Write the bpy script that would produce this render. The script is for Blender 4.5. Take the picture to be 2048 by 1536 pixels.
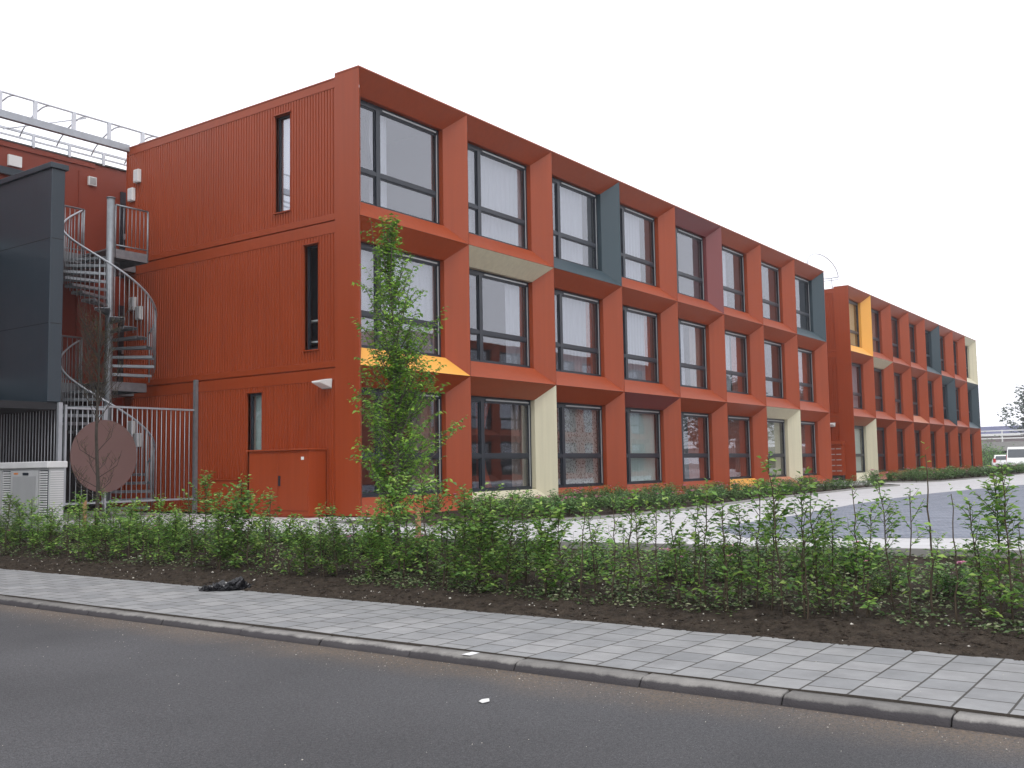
import bpy, math, random
from mathutils import Vector, Matrix, noise
R=math.radians
random.seed(7)
S=bpy.context.scene
for o in list(bpy.data.objects): bpy.data.objects.remove(o)
COL=S.collection
# ---------------------------------------------------------------- camera
F=2000.0
rv=Vector((0.58495,-0.81096,-0.01687)); 
yaw,pitch,roll=R(54.197),R(4.708),R(-0.97)
fw=Vector((math.sin(yaw)*math.cos(pitch),math.cos(yaw)*math.cos(pitch),math.sin(pitch)))
r0=Vector((math.cos(yaw),-math.sin(yaw),0)); u0=r0.cross(fw)
rr=math.cos(roll)*r0+math.sin(roll)*u0; uu=-math.sin(roll)*r0+math.cos(roll)*u0
CAM=Vector((-13.997,-13.731,0.932))
cam=bpy.data.objects.new('camera',bpy.data.cameras.new('camera')); COL.objects.link(cam)
cam.matrix_world=Matrix(((rr.x,uu.x,-fw.x,CAM.x),(rr.y,uu.y,-fw.y,CAM.y),(rr.z,uu.z,-fw.z,CAM.z),(0,0,0,1)))
cam.data.sensor_width=36; cam.data.lens=F/2048*36; cam.data.clip_end=3000; cam.data.clip_start=.1
S.camera=cam
# ---------------------------------------------------------------- world, sun, exposure
SUN_EL,SUN_AZ=R(52),R(215)   # azimuth clockwise from +Y
w=bpy.data.worlds.new('World'); S.world=w; w.use_nodes=True
nt=w.node_tree; bg=nt.nodes['Background']
sky=nt.nodes.new('ShaderNodeTexSky'); sky.sky_type='NISHITA'; sky.sun_disc=False
sky.sun_elevation=SUN_EL; sky.sun_rotation=SUN_AZ; sky.air_density=1; sky.dust_density=4
bw=nt.nodes.new('ShaderNodeRGBToBW'); nt.links.new(sky.outputs[0],bw.inputs[0])
mx=nt.nodes.new('ShaderNodeMix'); mx.data_type='RGBA'
mx.inputs[0].default_value=.8; nt.links.new(bw.outputs[0],mx.inputs[6]); mx.inputs[7].default_value=(11.2,11.3,12.0,1)
nt.links.new(mx.outputs[2],bg.inputs[0]); bg.inputs[1].default_value=.145
sl=bpy.data.lights.new('sun','SUN'); sl.energy=.7; sl.angle=R(14); sl.color=(1,.97,.92)
so=bpy.data.objects.new('sun',sl); COL.objects.link(so)
sd=Vector((math.sin(SUN_AZ)*math.cos(SUN_EL),math.cos(SUN_AZ)*math.cos(SUN_EL),math.sin(SUN_EL)))
so.rotation_euler=sd.to_track_quat('Z','Y').to_euler(); so.location=(0,-20,40)
S.view_settings.view_transform='Standard'; S.view_settings.look='None'; S.view_settings.exposure=0; S.view_settings.gamma=1
S.render.engine='CYCLES'
S.cycles.max_bounces=8; S.cycles.transparent_max_bounces=12
# ---------------------------------------------------------------- materials
def new_mat(name):
    m=bpy.data.materials.new(name); m.use_nodes=True
    return m,m.node_tree,m.node_tree.nodes['Principled BSDF']
def lk(nt,a,b): nt.links.new(a,b)
def mat(name,col,rough=.6,metal=0,spec=.5,var=.08,scale=2.0,bump=0,bscale=60,rv=.08):
    m,nt,b=new_mat(name)
    tc=nt.nodes.new('ShaderNodeTexCoord')
    n=nt.nodes.new('ShaderNodeTexNoise'); n.inputs['Scale'].default_value=scale; n.inputs['Detail'].default_value=6
    lk(nt,tc.outputs['Object'],n.inputs['Vector'])
    mp=nt.nodes.new('ShaderNodeMapRange'); lk(nt,n.outputs[0],mp.inputs[0]); mp.inputs[1].default_value=.25; mp.inputs[2].default_value=.75
    mp.inputs[3].default_value=1-var; mp.inputs[4].default_value=1+var
    mu=nt.nodes.new('ShaderNodeVectorMath'); mu.operation='SCALE'; mu.inputs[0].default_value=col[:3]; lk(nt,mp.outputs[0],mu.inputs['Scale'])
    lk(nt,mu.outputs[0],b.inputs['Base Color'])
    mr=nt.nodes.new('ShaderNodeMapRange'); lk(nt,n.outputs[0],mr.inputs[0]); mr.inputs[3].default_value=max(0.02,rough-rv); mr.inputs[4].default_value=min(1,rough+rv)
    lk(nt,mr.outputs[0],b.inputs['Roughness'])
    b.inputs['Metallic'].default_value=metal; b.inputs['Specular IOR Level'].default_value=spec
    if bump:
        n2=nt.nodes.new('ShaderNodeTexNoise'); n2.inputs['Scale'].default_value=bscale; n2.inputs['Detail'].default_value=4
        lk(nt,tc.outputs['Object'],n2.inputs['Vector'])
        bp=nt.nodes.new('ShaderNodeBump'); bp.inputs['Strength'].default_value=bump; bp.inputs['Distance'].default_value=.01
        lk(nt,n2.outputs[0],bp.inputs['Height']); lk(nt,bp.outputs[0],b.inputs['Normal'])
    return m
M={}
def streaky(m):
    nt=m.node_tree; b=nt.nodes['Principled BSDF']; src=b.inputs['Base Color'].links[0].from_socket
    tc=nt.nodes.new('ShaderNodeTexCoord'); mp=nt.nodes.new('ShaderNodeMapping'); mp.inputs['Scale'].default_value=(7,7,.25); lk(nt,tc.outputs['Object'],mp.inputs[0])
    n=nt.nodes.new('ShaderNodeTexNoise'); n.inputs['Scale'].default_value=1.6; n.inputs['Detail'].default_value=8; lk(nt,mp.outputs[0],n.inputs[0])
    mr=nt.nodes.new('ShaderNodeMapRange'); lk(nt,n.outputs[0],mr.inputs[0]); mr.inputs[1].default_value=.35; mr.inputs[2].default_value=.75; mr.inputs[3].default_value=1.02; mr.inputs[4].default_value=.90
    vs=nt.nodes.new('ShaderNodeVectorMath'); vs.operation='SCALE'; lk(nt,src,vs.inputs[0]); lk(nt,mr.outputs[0],vs.inputs['Scale']); lk(nt,vs.outputs[0],b.inputs['Base Color']); return m
M['red']=mat('red_panel_paint',(.320,.055,.0135),.42,0,.4,.06,.7)
M['redwall']=mat('red_cladding_paint',(.300,.047,.009),.45,0,.4,.07,.5)
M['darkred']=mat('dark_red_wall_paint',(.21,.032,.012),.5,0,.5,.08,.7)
M['teal']=mat('dark_teal_panel',(.036,.062,.076),.42,0,.5,.06,.8)
M['tealwall']=mat('dark_slate_sheet',(.026,.040,.053),.4,0,.5,.08,.4)
M['cream']=mat('cream_panel',(.62,.58,.42),.45,0,.4,.05,.8)
M['yellow']=mat('yellow_panel',(.82,.40,.075),.42,0,.4,.04,.8)
M['mauve']=mat('plum_panel',(.20,.05,.05),.42,0,.5,.05,.8)
M['salmon']=mat('salmon_panel',(.48,.17,.085),.42,0,.5,.05,.8)
M['frame']=mat('anthracite_window_frame',(.018,.024,.034),.4,0,.5,.05,2)
M['strip']=mat('pale_grey_strip',(.4,.42,.42),.4,.2,.5,.05,2)
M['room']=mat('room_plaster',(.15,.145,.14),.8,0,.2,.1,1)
M['galv']=mat('galvanised_steel',(.26,.28,.30),.45,.55,.5,.18,9,.15,90)
M['canopy']=mat('pale_canopy_steel',(.60,.62,.66),.5,.2,.5,.08,6)
M['galvlight']=mat('galvanised_steel_pale',(.37,.39,.42),.5,.35,.5,.12,6)
M['white']=mat('white_plastic',(.72,.72,.70),.4,0,.5,.04,3)
M['roofing']=mat('roof_felt',(.08,.08,.08),.9)
M['concrete']=mat('concrete_edge',(.27,.265,.25),.85,0,.3,.12,4,.3,80)
M['dark']=mat('dark_parts_and_void_shade',(.015,.015,.018),.8)  # near-black for dark parts, also for shade painted into voids
M['tile_side']=mat('tile_side_dark',(.06,.05,.04),.95)  # dark brown for the tile sides along the kerb
M['bark']=mat('twig_bark',(.085,.065,.045),.85,0,.2,.3,30,.4,150)
M['barkgrey']=mat('grey_bark',(.13,.115,.095),.85,0,.2,.3,20,.4,120)
M['darkbark']=mat('dark_bark',(.055,.047,.04),.85,0,.2,.3,20,.4,120)
M['stake']=mat('wooden_stake',(.30,.17,.09),.8,0,.2,.2,10)
M['discm']=mat('mauve_brown_disc',(.145,.085,.078),.5,0,.4,.06,1.5)
M['cabinet']=mat('grey_cabinet',(.42,.425,.43),.6,0,.4,.07,3)
M['cablid']=mat('pale_cabinet_lid',(.62,.62,.62),.55,0,.4,.07,3)
M['bag']=mat('black_plastic',(.016,.016,.019),.2,0,.6,.1,5)
M['chip']=mat('pale_stone',(.55,.52,.46),.8,0,.3,.25,40)
M['orange']=mat('orange_sticker',(.6,.2,.05),.5)
M['whitepaint']=mat('white_paint_mark',(.75,.75,.75),.7,0,.3,.1,30)
M['carwhite']=mat('white_car_paint',(.80,.81,.80),.2,0,.6,.02,1)
M['tyre']=mat('tyre_rubber',(.02,.02,.02),.8)
M['taillight']=mat('red_tail_light',(.45,.02,.02),.2)
M['bluegrey']=mat('blue_grey_roof',(.16,.17,.30),.6)
M['pinkflower']=mat('pink_rose_petal',(.78,.34,.52),.6,0,.3,.2,40)
M['purplebrick']=mat('far_brick',(.18,.14,.14),.8)

for k_ in ('red','redwall','cream','tealwall'): streaky(M[k_])
def glass_mat(name,ior=2.4,tint=(.92,.94,.95)):
    m=bpy.data.materials.new(name); m.use_nodes=True; nt=m.node_tree; nt.nodes.clear()
    out=nt.nodes.new('ShaderNodeOutputMaterial'); mxs=nt.nodes.new('ShaderNodeMixShader')
    fr=nt.nodes.new('ShaderNodeFresnel'); fr.inputs[0].default_value=ior
    tr=nt.nodes.new('ShaderNodeBsdfTransparent'); tr.inputs[0].default_value=(*tint,1)
    gl=nt.nodes.new('ShaderNodeBsdfGlossy'); gl.inputs['Roughness'].default_value=.015; gl.inputs[0].default_value=(.90,.925,1,1)
    tc=nt.nodes.new('ShaderNodeTexCoord'); n=nt.nodes.new('ShaderNodeTexNoise'); n.inputs['Scale'].default_value=.9
    lk(nt,tc.outputs['Object'],n.inputs['Vector'])
    bp=nt.nodes.new('ShaderNodeBump'); bp.inputs['Strength'].default_value=.08; bp.inputs['Distance'].default_value=.02
    lk(nt,n.outputs[0],bp.inputs['Height']); lk(nt,bp.outputs[0],gl.inputs['Normal'])
    ge=nt.nodes.new('ShaderNodeNewGeometry'); iv=nt.nodes.new('ShaderNodeMath'); iv.operation='SUBTRACT'; iv.inputs[0].default_value=1; lk(nt,ge.outputs['Backfacing'],iv.inputs[1])
    mf=nt.nodes.new('ShaderNodeMath'); mf.operation='MULTIPLY'; lk(nt,fr.outputs[0],mf.inputs[0]); lk(nt,iv.outputs[0],mf.inputs[1])
    lk(nt,mf.outputs[0],mxs.inputs[0]); lk(nt,tr.outputs[0],mxs.inputs[1]); lk(nt,gl.outputs[0],mxs.inputs[2]); lk(nt,mxs.outputs[0],out.inputs[0])
    return m

M['glass']=glass_mat('window_glass',2.75)
M['glassbright']=glass_mat('sky_mirroring_glass',4.2)
M['glassclear']=glass_mat('clear_window_glass',1.35)
M['carglass']=mat('car_glass',(.05,.06,.07),.08,0,.8)
def sheet_mat():
    m=bpy.data.materials.new('clear_canopy_sheet'); m.use_nodes=True; nt=m.node_tree; nt.nodes.clear()
    out=nt.nodes.new('ShaderNodeOutputMaterial'); mxs=nt.nodes.new('ShaderNodeMixShader'); mxs.inputs[0].default_value=.03
    tr=nt.nodes.new('ShaderNodeBsdfTransparent'); gl=nt.nodes.new('ShaderNodeBsdfPrincipled'); gl.inputs['Base Color'].default_value=(.8,.85,.9,1); gl.inputs['Roughness'].default_value=.2
    lk(nt,tr.outputs[0],mxs.inputs[1]); lk(nt,gl.outputs[0],mxs.inputs[2]); lk(nt,mxs.outputs[0],out.inputs[0]); return m
M['sheet']=sheet_mat()
def curtain_mat(name,col,pat=None):
    m=bpy.data.materials.new(name); m.use_nodes=True; nt=m.node_tree; nt.nodes.clear()
    out=nt.nodes.new('ShaderNodeOutputMaterial'); a=nt.nodes.new('ShaderNodeMixShader'); a.inputs[0].default_value=.35
    d=nt.nodes.new('ShaderNodeBsdfDiffuse'); t=nt.nodes.new('ShaderNodeBsdfTranslucent'); t.inputs[0].default_value=(*col,1); d.inputs[0].default_value=(*col,1)
    if pat:
        tc=nt.nodes.new('ShaderNodeTexCoord'); v=nt.nodes.new('ShaderNodeTexVoronoi'); v.inputs['Scale'].default_value=26
        mp=nt.nodes.new('ShaderNodeMapping'); mp.inputs['Scale'].default_value=(1,1,.6); lk(nt,tc.outputs['Object'],mp.inputs[0]); lk(nt,mp.outputs[0],v.inputs['Vector'])
        cr=nt.nodes.new('ShaderNodeValToRGB'); cr.color_ramp.elements[0].position=.28; cr.color_ramp.elements[1].position=.42
        cr.color_ramp.elements[0].color=(*pat,1); cr.color_ramp.elements[1].color=(*col,1)
        lk(nt,v.outputs[0],cr.inputs[0]); lk(nt,cr.outputs[0],d.inputs[0]); lk(nt,cr.outputs[0],t.inputs[0])
    lk(nt,d.outputs[0],a.inputs[1]); lk(nt,t.outputs[0],a.inputs[2]); lk(nt,a.outputs[0],out.inputs[0]); return m
M['cwhite']=curtain_mat('white_net_curtain',(.50,.50,.54))
M['cslit']=curtain_mat('sky_reflection_sheet',(.85,.85,.92))  # pale sheet imitating sky reflected in the top slit pane
M['cgreen']=curtain_mat('pale_green_curtain',(.72,.84,.78))
M['cred']=curtain_mat('terracotta_curtain',(.42,.13,.09))
M['cbrown']=curtain_mat('taupe_curtain',(.36,.28,.24))
M['cbeige']=curtain_mat('beige_curtain',(.62,.58,.42))
M['cpat']=curtain_mat('patterned_curtain',(.62,.61,.57),(.22,.19,.17))
def leaf_mat(name,c1,c2,c3,trans=.35):
    m=bpy.data.materials.new(name); m.use_nodes=True; nt=m.node_tree; nt.nodes.clear()
    out=nt.nodes.new('ShaderNodeOutputMaterial'); a=nt.nodes.new('ShaderNodeMixShader'); a.inputs[0].default_value=trans
    p=nt.nodes.new('ShaderNodeBsdfPrincipled'); p.inputs['Roughness'].default_value=.45; p.inputs['Specular IOR Level'].default_value=.45
    t=nt.nodes.new('ShaderNodeBsdfTranslucent')
    g=nt.nodes.new('ShaderNodeNewGeometry'); cr=nt.nodes.new('ShaderNodeValToRGB')
    cr.color_ramp.elements[0].color=(*c1,1); cr.color_ramp.elements[1].color=(*c3,1); e=cr.color_ramp.elements.new(.55); e.color=(*c2,1)
    lk(nt,g.outputs['Random Per Island'],cr.inputs[0])
    oi=nt.nodes.new('ShaderNodeObjectInfo'); mr=nt.nodes.new('ShaderNodeMapRange'); lk(nt,oi.outputs['Random'],mr.inputs[0]); mr.inputs[3].default_value=.75; mr.inputs[4].default_value=1.2
    vm=nt.nodes.new('ShaderNodeVectorMath'); vm.operation='SCALE'; lk(nt,cr.outputs[0],vm.inputs[0]); lk(nt,mr.outputs[0],vm.inputs['Scale'])
    lk(nt,vm.outputs[0],p.inputs['Base Color']); lk(nt,vm.outputs[0],t.inputs[0])
    lk(nt,p.outputs[0],a.inputs[1]); lk(nt,t.outputs[0],a.inputs[2]); lk(nt,a.outputs[0],out.inputs[0]); return m
M['beech']=leaf_mat('beech_leaf',(.07,.17,.036),(.17,.34,.06),(.40,.56,.13))
M['hornbeam']=leaf_mat('hornbeam_leaf',(.06,.15,.025),(.15,.31,.04),(.33,.52,.07))
M['rose']=leaf_mat('rose_leaf',(.04,.11,.035),(.10,.21,.055),(.22,.35,.10),.3)
M['bud']=leaf_mat('bud_leaf',(.08,.07,.02),(.13,.13,.03),(.22,.20,.06),.3)
M['weed']=leaf_mat('ground_leaf',(.05,.11,.03),(.12,.19,.06),(.36,.38,.22),.2)
M['fartree']=leaf_mat('far_tree_leaf',(.05,.08,.07),(.09,.13,.10),(.12,.16,.13),.2)

# ground materials --------------------------------------------------
def asphalt():
    m,nt,b=new_mat('asphalt')
    tc=nt.nodes.new('ShaderNodeTexCoord')
    n=nt.nodes.new('ShaderNodeTexNoise'); n.inputs['Scale'].default_value=140; n.inputs['Detail'].default_value=3; lk(nt,tc.outputs['Object'],n.inputs[0])
    n2=nt.nodes.new('ShaderNodeTexNoise'); n2.inputs['Scale'].default_value=.45; n2.inputs['Detail'].default_value=7; lk(nt,tc.outputs['Object'],n2.inputs[0])
    c=nt.nodes.new('ShaderNodeValToRGB'); c.color_ramp.elements[0].color=(.034,.034,.037,1); c.color_ramp.elements[1].color=(.118,.117,.122,1); c.color_ramp.elements[0].position=.3; c.color_ramp.elements[1].position=.72
    lk(nt,n.outputs[0],c.inputs[0])
    # sand and dust gathered along the kerb: distance from the kerb line
    sx=nt.nodes.new('ShaderNodeSeparateXYZ'); lk(nt,tc.outputs['Object'],sx.inputs[0])
    n3=nt.nodes.new('ShaderNodeTexNoise'); n3.inputs['Scale'].default_value=1.3; n3.inputs['Detail'].default_value=8; lk(nt,tc.outputs['Object'],n3.inputs[0])
    ad=nt.nodes.new('ShaderNodeMath'); ad.operation='MULTIPLY_ADD'; lk(nt,n3.outputs[0],ad.inputs[0]); ad.inputs[1].default_value=.9; lk(nt,sx.outputs[0],ad.inputs[2])
    mp=nt.nodes.new('ShaderNodeMapRange'); lk(nt,ad.outputs[0],mp.inputs[0]); mp.inputs[1].default_value=-8.15; mp.inputs[2].default_value=-7.25; mp.inputs[4].default_value=.85; mp.interpolation_type='SMOOTHSTEP'
    nf=nt.nodes.new('ShaderNodeTexNoise'); nf.inputs['Scale'].default_value=70; nf.inputs['Detail'].default_value=5; lk(nt,tc.outputs['Object'],nf.inputs[0])
    mf=nt.nodes.new('ShaderNodeMapRange'); lk(nt,nf.outputs[0],mf.inputs[0]); mf.inputs[1].default_value=.3; mf.inputs[2].default_value=.6
    mm=nt.nodes.new('ShaderNodeMath'); mm.operation='MULTIPLY'; lk(nt,mp.outputs[0],mm.inputs[0]); lk(nt,mf.outputs[0],mm.inputs[1])
    mxa=nt.nodes.new('ShaderNodeMix'); mxa.data_type='RGBA'; lk(nt,mm.outputs[0],mxa.inputs[0]); lk(nt,c.outputs[0],mxa.inputs[6]); mxa.inputs[7].default_value=(.17,.125,.085,1)
    # broad worn patches
    mq0=nt.nodes.new('ShaderNodeMapRange'); lk(nt,n2.outputs[0],mq0.inputs[0]); mq0.inputs[1].default_value=.3; mq0.inputs[2].default_value=.7; mq0.inputs[3].default_value=.74; mq0.inputs[4].default_value=1.2
    n4=nt.nodes.new('ShaderNodeTexNoise'); n4.inputs['Scale'].default_value=38; n4.inputs['Detail'].default_value=8; n4.inputs['Roughness'].default_value=.8; lk(nt,tc.outputs['Object'],n4.inputs[0])
    m4=nt.nodes.new('ShaderNodeMapRange'); lk(nt,n4.outputs[0],m4.inputs[0]); m4.inputs[1].default_value=.32; m4.inputs[2].default_value=.68; m4.inputs[3].default_value=.6; m4.inputs[4].default_value=1.45
    mq=nt.nodes.new('ShaderNodeMath'); mq.operation='MULTIPLY'; lk(nt,mq0.outputs[0],mq.inputs[0]); lk(nt,m4.outputs[0],mq.inputs[1])
    vs=nt.nodes.new('ShaderNodeVectorMath'); vs.operation='SCALE'; lk(nt,mxa.outputs[2],vs.inputs[0]); lk(nt,mq.outputs[0],vs.inputs['Scale'])
    lk(nt,vs.outputs[0],b.inputs['Base Color']); b.inputs['Roughness'].default_value=.8
    b.inputs['Specular IOR Level'].default_value=.35
    bp=nt.nodes.new('ShaderNodeBump'); bp.inputs['Strength'].default_value=.6; bp.inputs['Distance'].default_value=.008; lk(nt,n.outputs[0],bp.inputs['Height']); lk(nt,bp.outputs[0],b.inputs['Normal'])
    return m
M['asphalt']=asphalt()
def slabs(name,c1,c2,cm,bw,rh,mort,off=.5,rot=0,scale=1,bump=.5,fine=.12,wob=0,loc=(0,0,0)):
    m,nt,b=new_mat(name)
    tc=nt.nodes.new('ShaderNodeTexCoord'); mp=nt.nodes.new('ShaderNodeMapping'); mp.inputs['Rotation'].default_value=(0,0,rot); mp.inputs['Location'].default_value=loc
    lk(nt,tc.outputs['Object'],mp.inputs[0])
    vec=mp.outputs[0]
    if wob:
        nw=nt.nodes.new('ShaderNodeTexNoise'); nw.inputs['Scale'].default_value=.8; lk(nt,tc.outputs['Object'],nw.inputs[0])
        sc=nt.nodes.new('ShaderNodeVectorMath'); sc.operation='MULTIPLY_ADD'; lk(nt,nw.outputs[1],sc.inputs[0]); sc.inputs[1].default_value=(wob,wob,0); lk(nt,vec,sc.inputs[2]); vec=sc.outputs[0]
    br=nt.nodes.new('ShaderNodeTexBrick'); br.offset=off; br.inputs['Scale'].default_value=scale
    br.inputs['Brick Width'].default_value=bw; br.inputs['Row Height'].default_value=rh; br.inputs['Mortar Size'].default_value=mort; br.inputs['Mortar Smooth'].default_value=.3
    br.inputs['Color1'].default_value=(*c1,1); br.inputs['Color2'].default_value=(*c2,1); br.inputs['Mortar'].default_value=(*cm,1); br.inputs['Bias'].default_value=0
    lk(nt,vec,br.inputs['Vector'])
    n=nt.nodes.new('ShaderNodeTexNoise'); n.inputs['Scale'].default_value=3; n.inputs['Detail'].default_value=10; n.inputs['Roughness'].default_value=.65; lk(nt,tc.outputs['Object'],n.inputs[0])
    mr=nt.nodes.new('ShaderNodeMapRange'); lk(nt,n.outputs[0],mr.inputs[0]); mr.inputs[1].default_value=.3; mr.inputs[2].default_value=.7; mr.inputs[3].default_value=1-fine; mr.inputs[4].default_value=1+fine
    vs=nt.nodes.new('ShaderNodeVectorMath'); vs.operation='SCALE'; lk(nt,br.outputs[0],vs.inputs[0]); lk(nt,mr.outputs[0],vs.inputs['Scale'])
    lk(nt,vs.outputs[0],b.inputs['Base Color']); b.inputs['Roughness'].default_value=.8; b.inputs['Specular IOR Level'].default_value=.3
    n2=nt.nodes.new('ShaderNodeTexNoise'); n2.inputs['Scale'].default_value=120; lk(nt,tc.outputs['Object'],n2.inputs[0])
    ma=nt.nodes.new('ShaderNodeMath'); ma.operation='MULTIPLY_ADD'; lk(nt,br.outputs['Fac'],ma.inputs[0]); ma.inputs[1].default_value=-1.0; 
    m3=nt.nodes.new('ShaderNodeMath'); m3.operation='MULTIPLY'; lk(nt,n2.outputs[0],m3.inputs[0]); m3.inputs[1].default_value=.25; lk(nt,m3.outputs[0],ma.inputs[2])
    bp=nt.nodes.new('ShaderNodeBump'); bp.inputs['Strength'].default_value=bump; bp.inputs['Distance'].default_value=.006; lk(nt,ma.outputs[0],bp.inputs['Height']); lk(nt,bp.outputs[0],b.inputs['Normal'])
    return m
M['pave']=slabs('grey_paving_tiles',(.235,.24,.245),(.30,.30,.30),(.07,.066,.06),.30,.30,.0085,.5,0,fine=.18,loc=(0.09,0,0))
M['path']=slabs('pale_concrete_paving',(.50,.495,.50),(.55,.545,.55),(.38,.375,.36),1.0,.5,.006,.5,R(90),fine=.06)
M['brickpave']=slabs('blue_grey_brick_paving',(.115,.135,.18),(.20,.225,.28),(.33,.33,.345),.21,.10,.008,.5,R(54),fine=.15,wob=.16)
M['ground']=mat('ground_concrete',(.30,.295,.28),.9,0,.2,.12,.5)
def soil():
    m,nt,b=new_mat('soil')
    tc=nt.nodes.new('ShaderNodeTexCoord')
    n=nt.nodes.new('ShaderNodeTexNoise'); n.inputs['Scale'].default_value=9; n.inputs['Detail'].default_value=12; n.inputs['Roughness'].default_value=.7; lk(nt,tc.outputs['Object'],n.inputs[0])
    c=nt.nodes.new('ShaderNodeValToRGB'); c.color_ramp.elements[0].position=.3; c.color_ramp.elements[1].position=.72
    c.color_ramp.elements[0].color=(.018,.014,.011,1); c.color_ramp.elements[1].color=(.085,.066,.050,1); lk(nt,n.outputs[0],c.inputs[0]); lk(nt,c.outputs[0],b.inputs['Base Color'])
    b.inputs['Roughness'].default_value=.95; b.inputs['Specular IOR Level'].default_value=.15
    n2=nt.nodes.new('ShaderNodeTexNoise'); n2.inputs['Scale'].default_value=45; n2.inputs['Detail'].default_value=8; lk(nt,tc.outputs['Object'],n2.inputs[0])
    bp=nt.nodes.new('ShaderNodeBump'); bp.inputs['Strength'].default_value=1; bp.inputs['Distance'].default_value=.03; lk(nt,n2.outputs[0],bp.inputs['Height']); lk(nt,bp.outputs[0],b.inputs['Normal'])
    return m
M['soil']=soil()
def kerbmat():
    m,nt,b=new_mat('kerb_concrete')
    tc=nt.nodes.new('ShaderNodeTexCoord')
    n=nt.nodes.new('ShaderNodeTexNoise'); n.inputs['Scale'].default_value=5; n.inputs['Detail'].default_value=12; n.inputs['Roughness'].default_value=.7; lk(nt,tc.outputs['Object'],n.inputs[0])
    c=nt.nodes.new('ShaderNodeValToRGB'); c.color_ramp.elements[0].position=.3; c.color_ramp.elements[1].position=.7
    c.color_ramp.elements[0].color=(.20,.19,.18,1); c.color_ramp.elements[1].color=(.38,.365,.34,1); lk(nt,n.outputs[0],c.inputs[0])
    sy=nt.nodes.new('ShaderNodeSeparateXYZ'); lk(nt,tc.outputs['Object'],sy.inputs[0])
    fl=nt.nodes.new('ShaderNodeMath'); fl.operation='FLOOR'; ay=nt.nodes.new('ShaderNodeMath'); ay.operation='ADD'; ay.inputs[1].default_value=.33; lk(nt,sy.outputs[1],ay.inputs[0]); lk(nt,ay.outputs[0],fl.inputs[0])
    wn=nt.nodes.new('ShaderNodeTexWhiteNoise'); wn.noise_dimensions='1D'; lk(nt,fl.outputs[0],wn.inputs['W'])
    vs=nt.nodes.new('ShaderNodeVectorMath'); vs.operation='SCALE'; mr=nt.nodes.new('ShaderNodeMapRange'); lk(nt,wn.outputs['Value'],mr.inputs[0]); mr.inputs[3].default_value=.55; mr.inputs[4].default_value=.98
    lk(nt,c.outputs[0],vs.inputs[0]); lk(nt,mr.outputs[0],vs.inputs['Scale']); lk(nt,vs.outputs[0],b.inputs['Base Color'])
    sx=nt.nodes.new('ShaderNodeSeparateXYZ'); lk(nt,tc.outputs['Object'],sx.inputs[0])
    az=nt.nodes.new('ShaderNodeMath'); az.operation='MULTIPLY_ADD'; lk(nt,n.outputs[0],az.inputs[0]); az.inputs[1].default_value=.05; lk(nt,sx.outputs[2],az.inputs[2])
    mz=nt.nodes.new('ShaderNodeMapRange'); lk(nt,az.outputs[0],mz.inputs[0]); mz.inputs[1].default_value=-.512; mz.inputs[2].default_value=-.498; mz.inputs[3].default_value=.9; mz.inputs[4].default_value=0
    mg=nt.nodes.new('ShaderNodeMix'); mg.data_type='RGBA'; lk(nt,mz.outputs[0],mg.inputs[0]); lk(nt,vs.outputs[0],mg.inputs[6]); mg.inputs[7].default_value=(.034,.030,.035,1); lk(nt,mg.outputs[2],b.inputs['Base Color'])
    b.inputs['Roughness'].default_value=.85
    n2=nt.nodes.new('ShaderNodeTexNoise'); n2.inputs['Scale'].default_value=90; n2.inputs['Detail'].default_value=6; lk(nt,tc.outputs['Object'],n2.inputs[0])
    bp=nt.nodes.new('ShaderNodeBump'); bp.inputs['Strength'].default_value=.7; bp.inputs['Distance'].default_value=.01; lk(nt,n2.outputs[0],bp.inputs['Height']); lk(nt,bp.outputs[0],b.inputs['Normal'])
    return m
M['kerb']=kerbmat()
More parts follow.
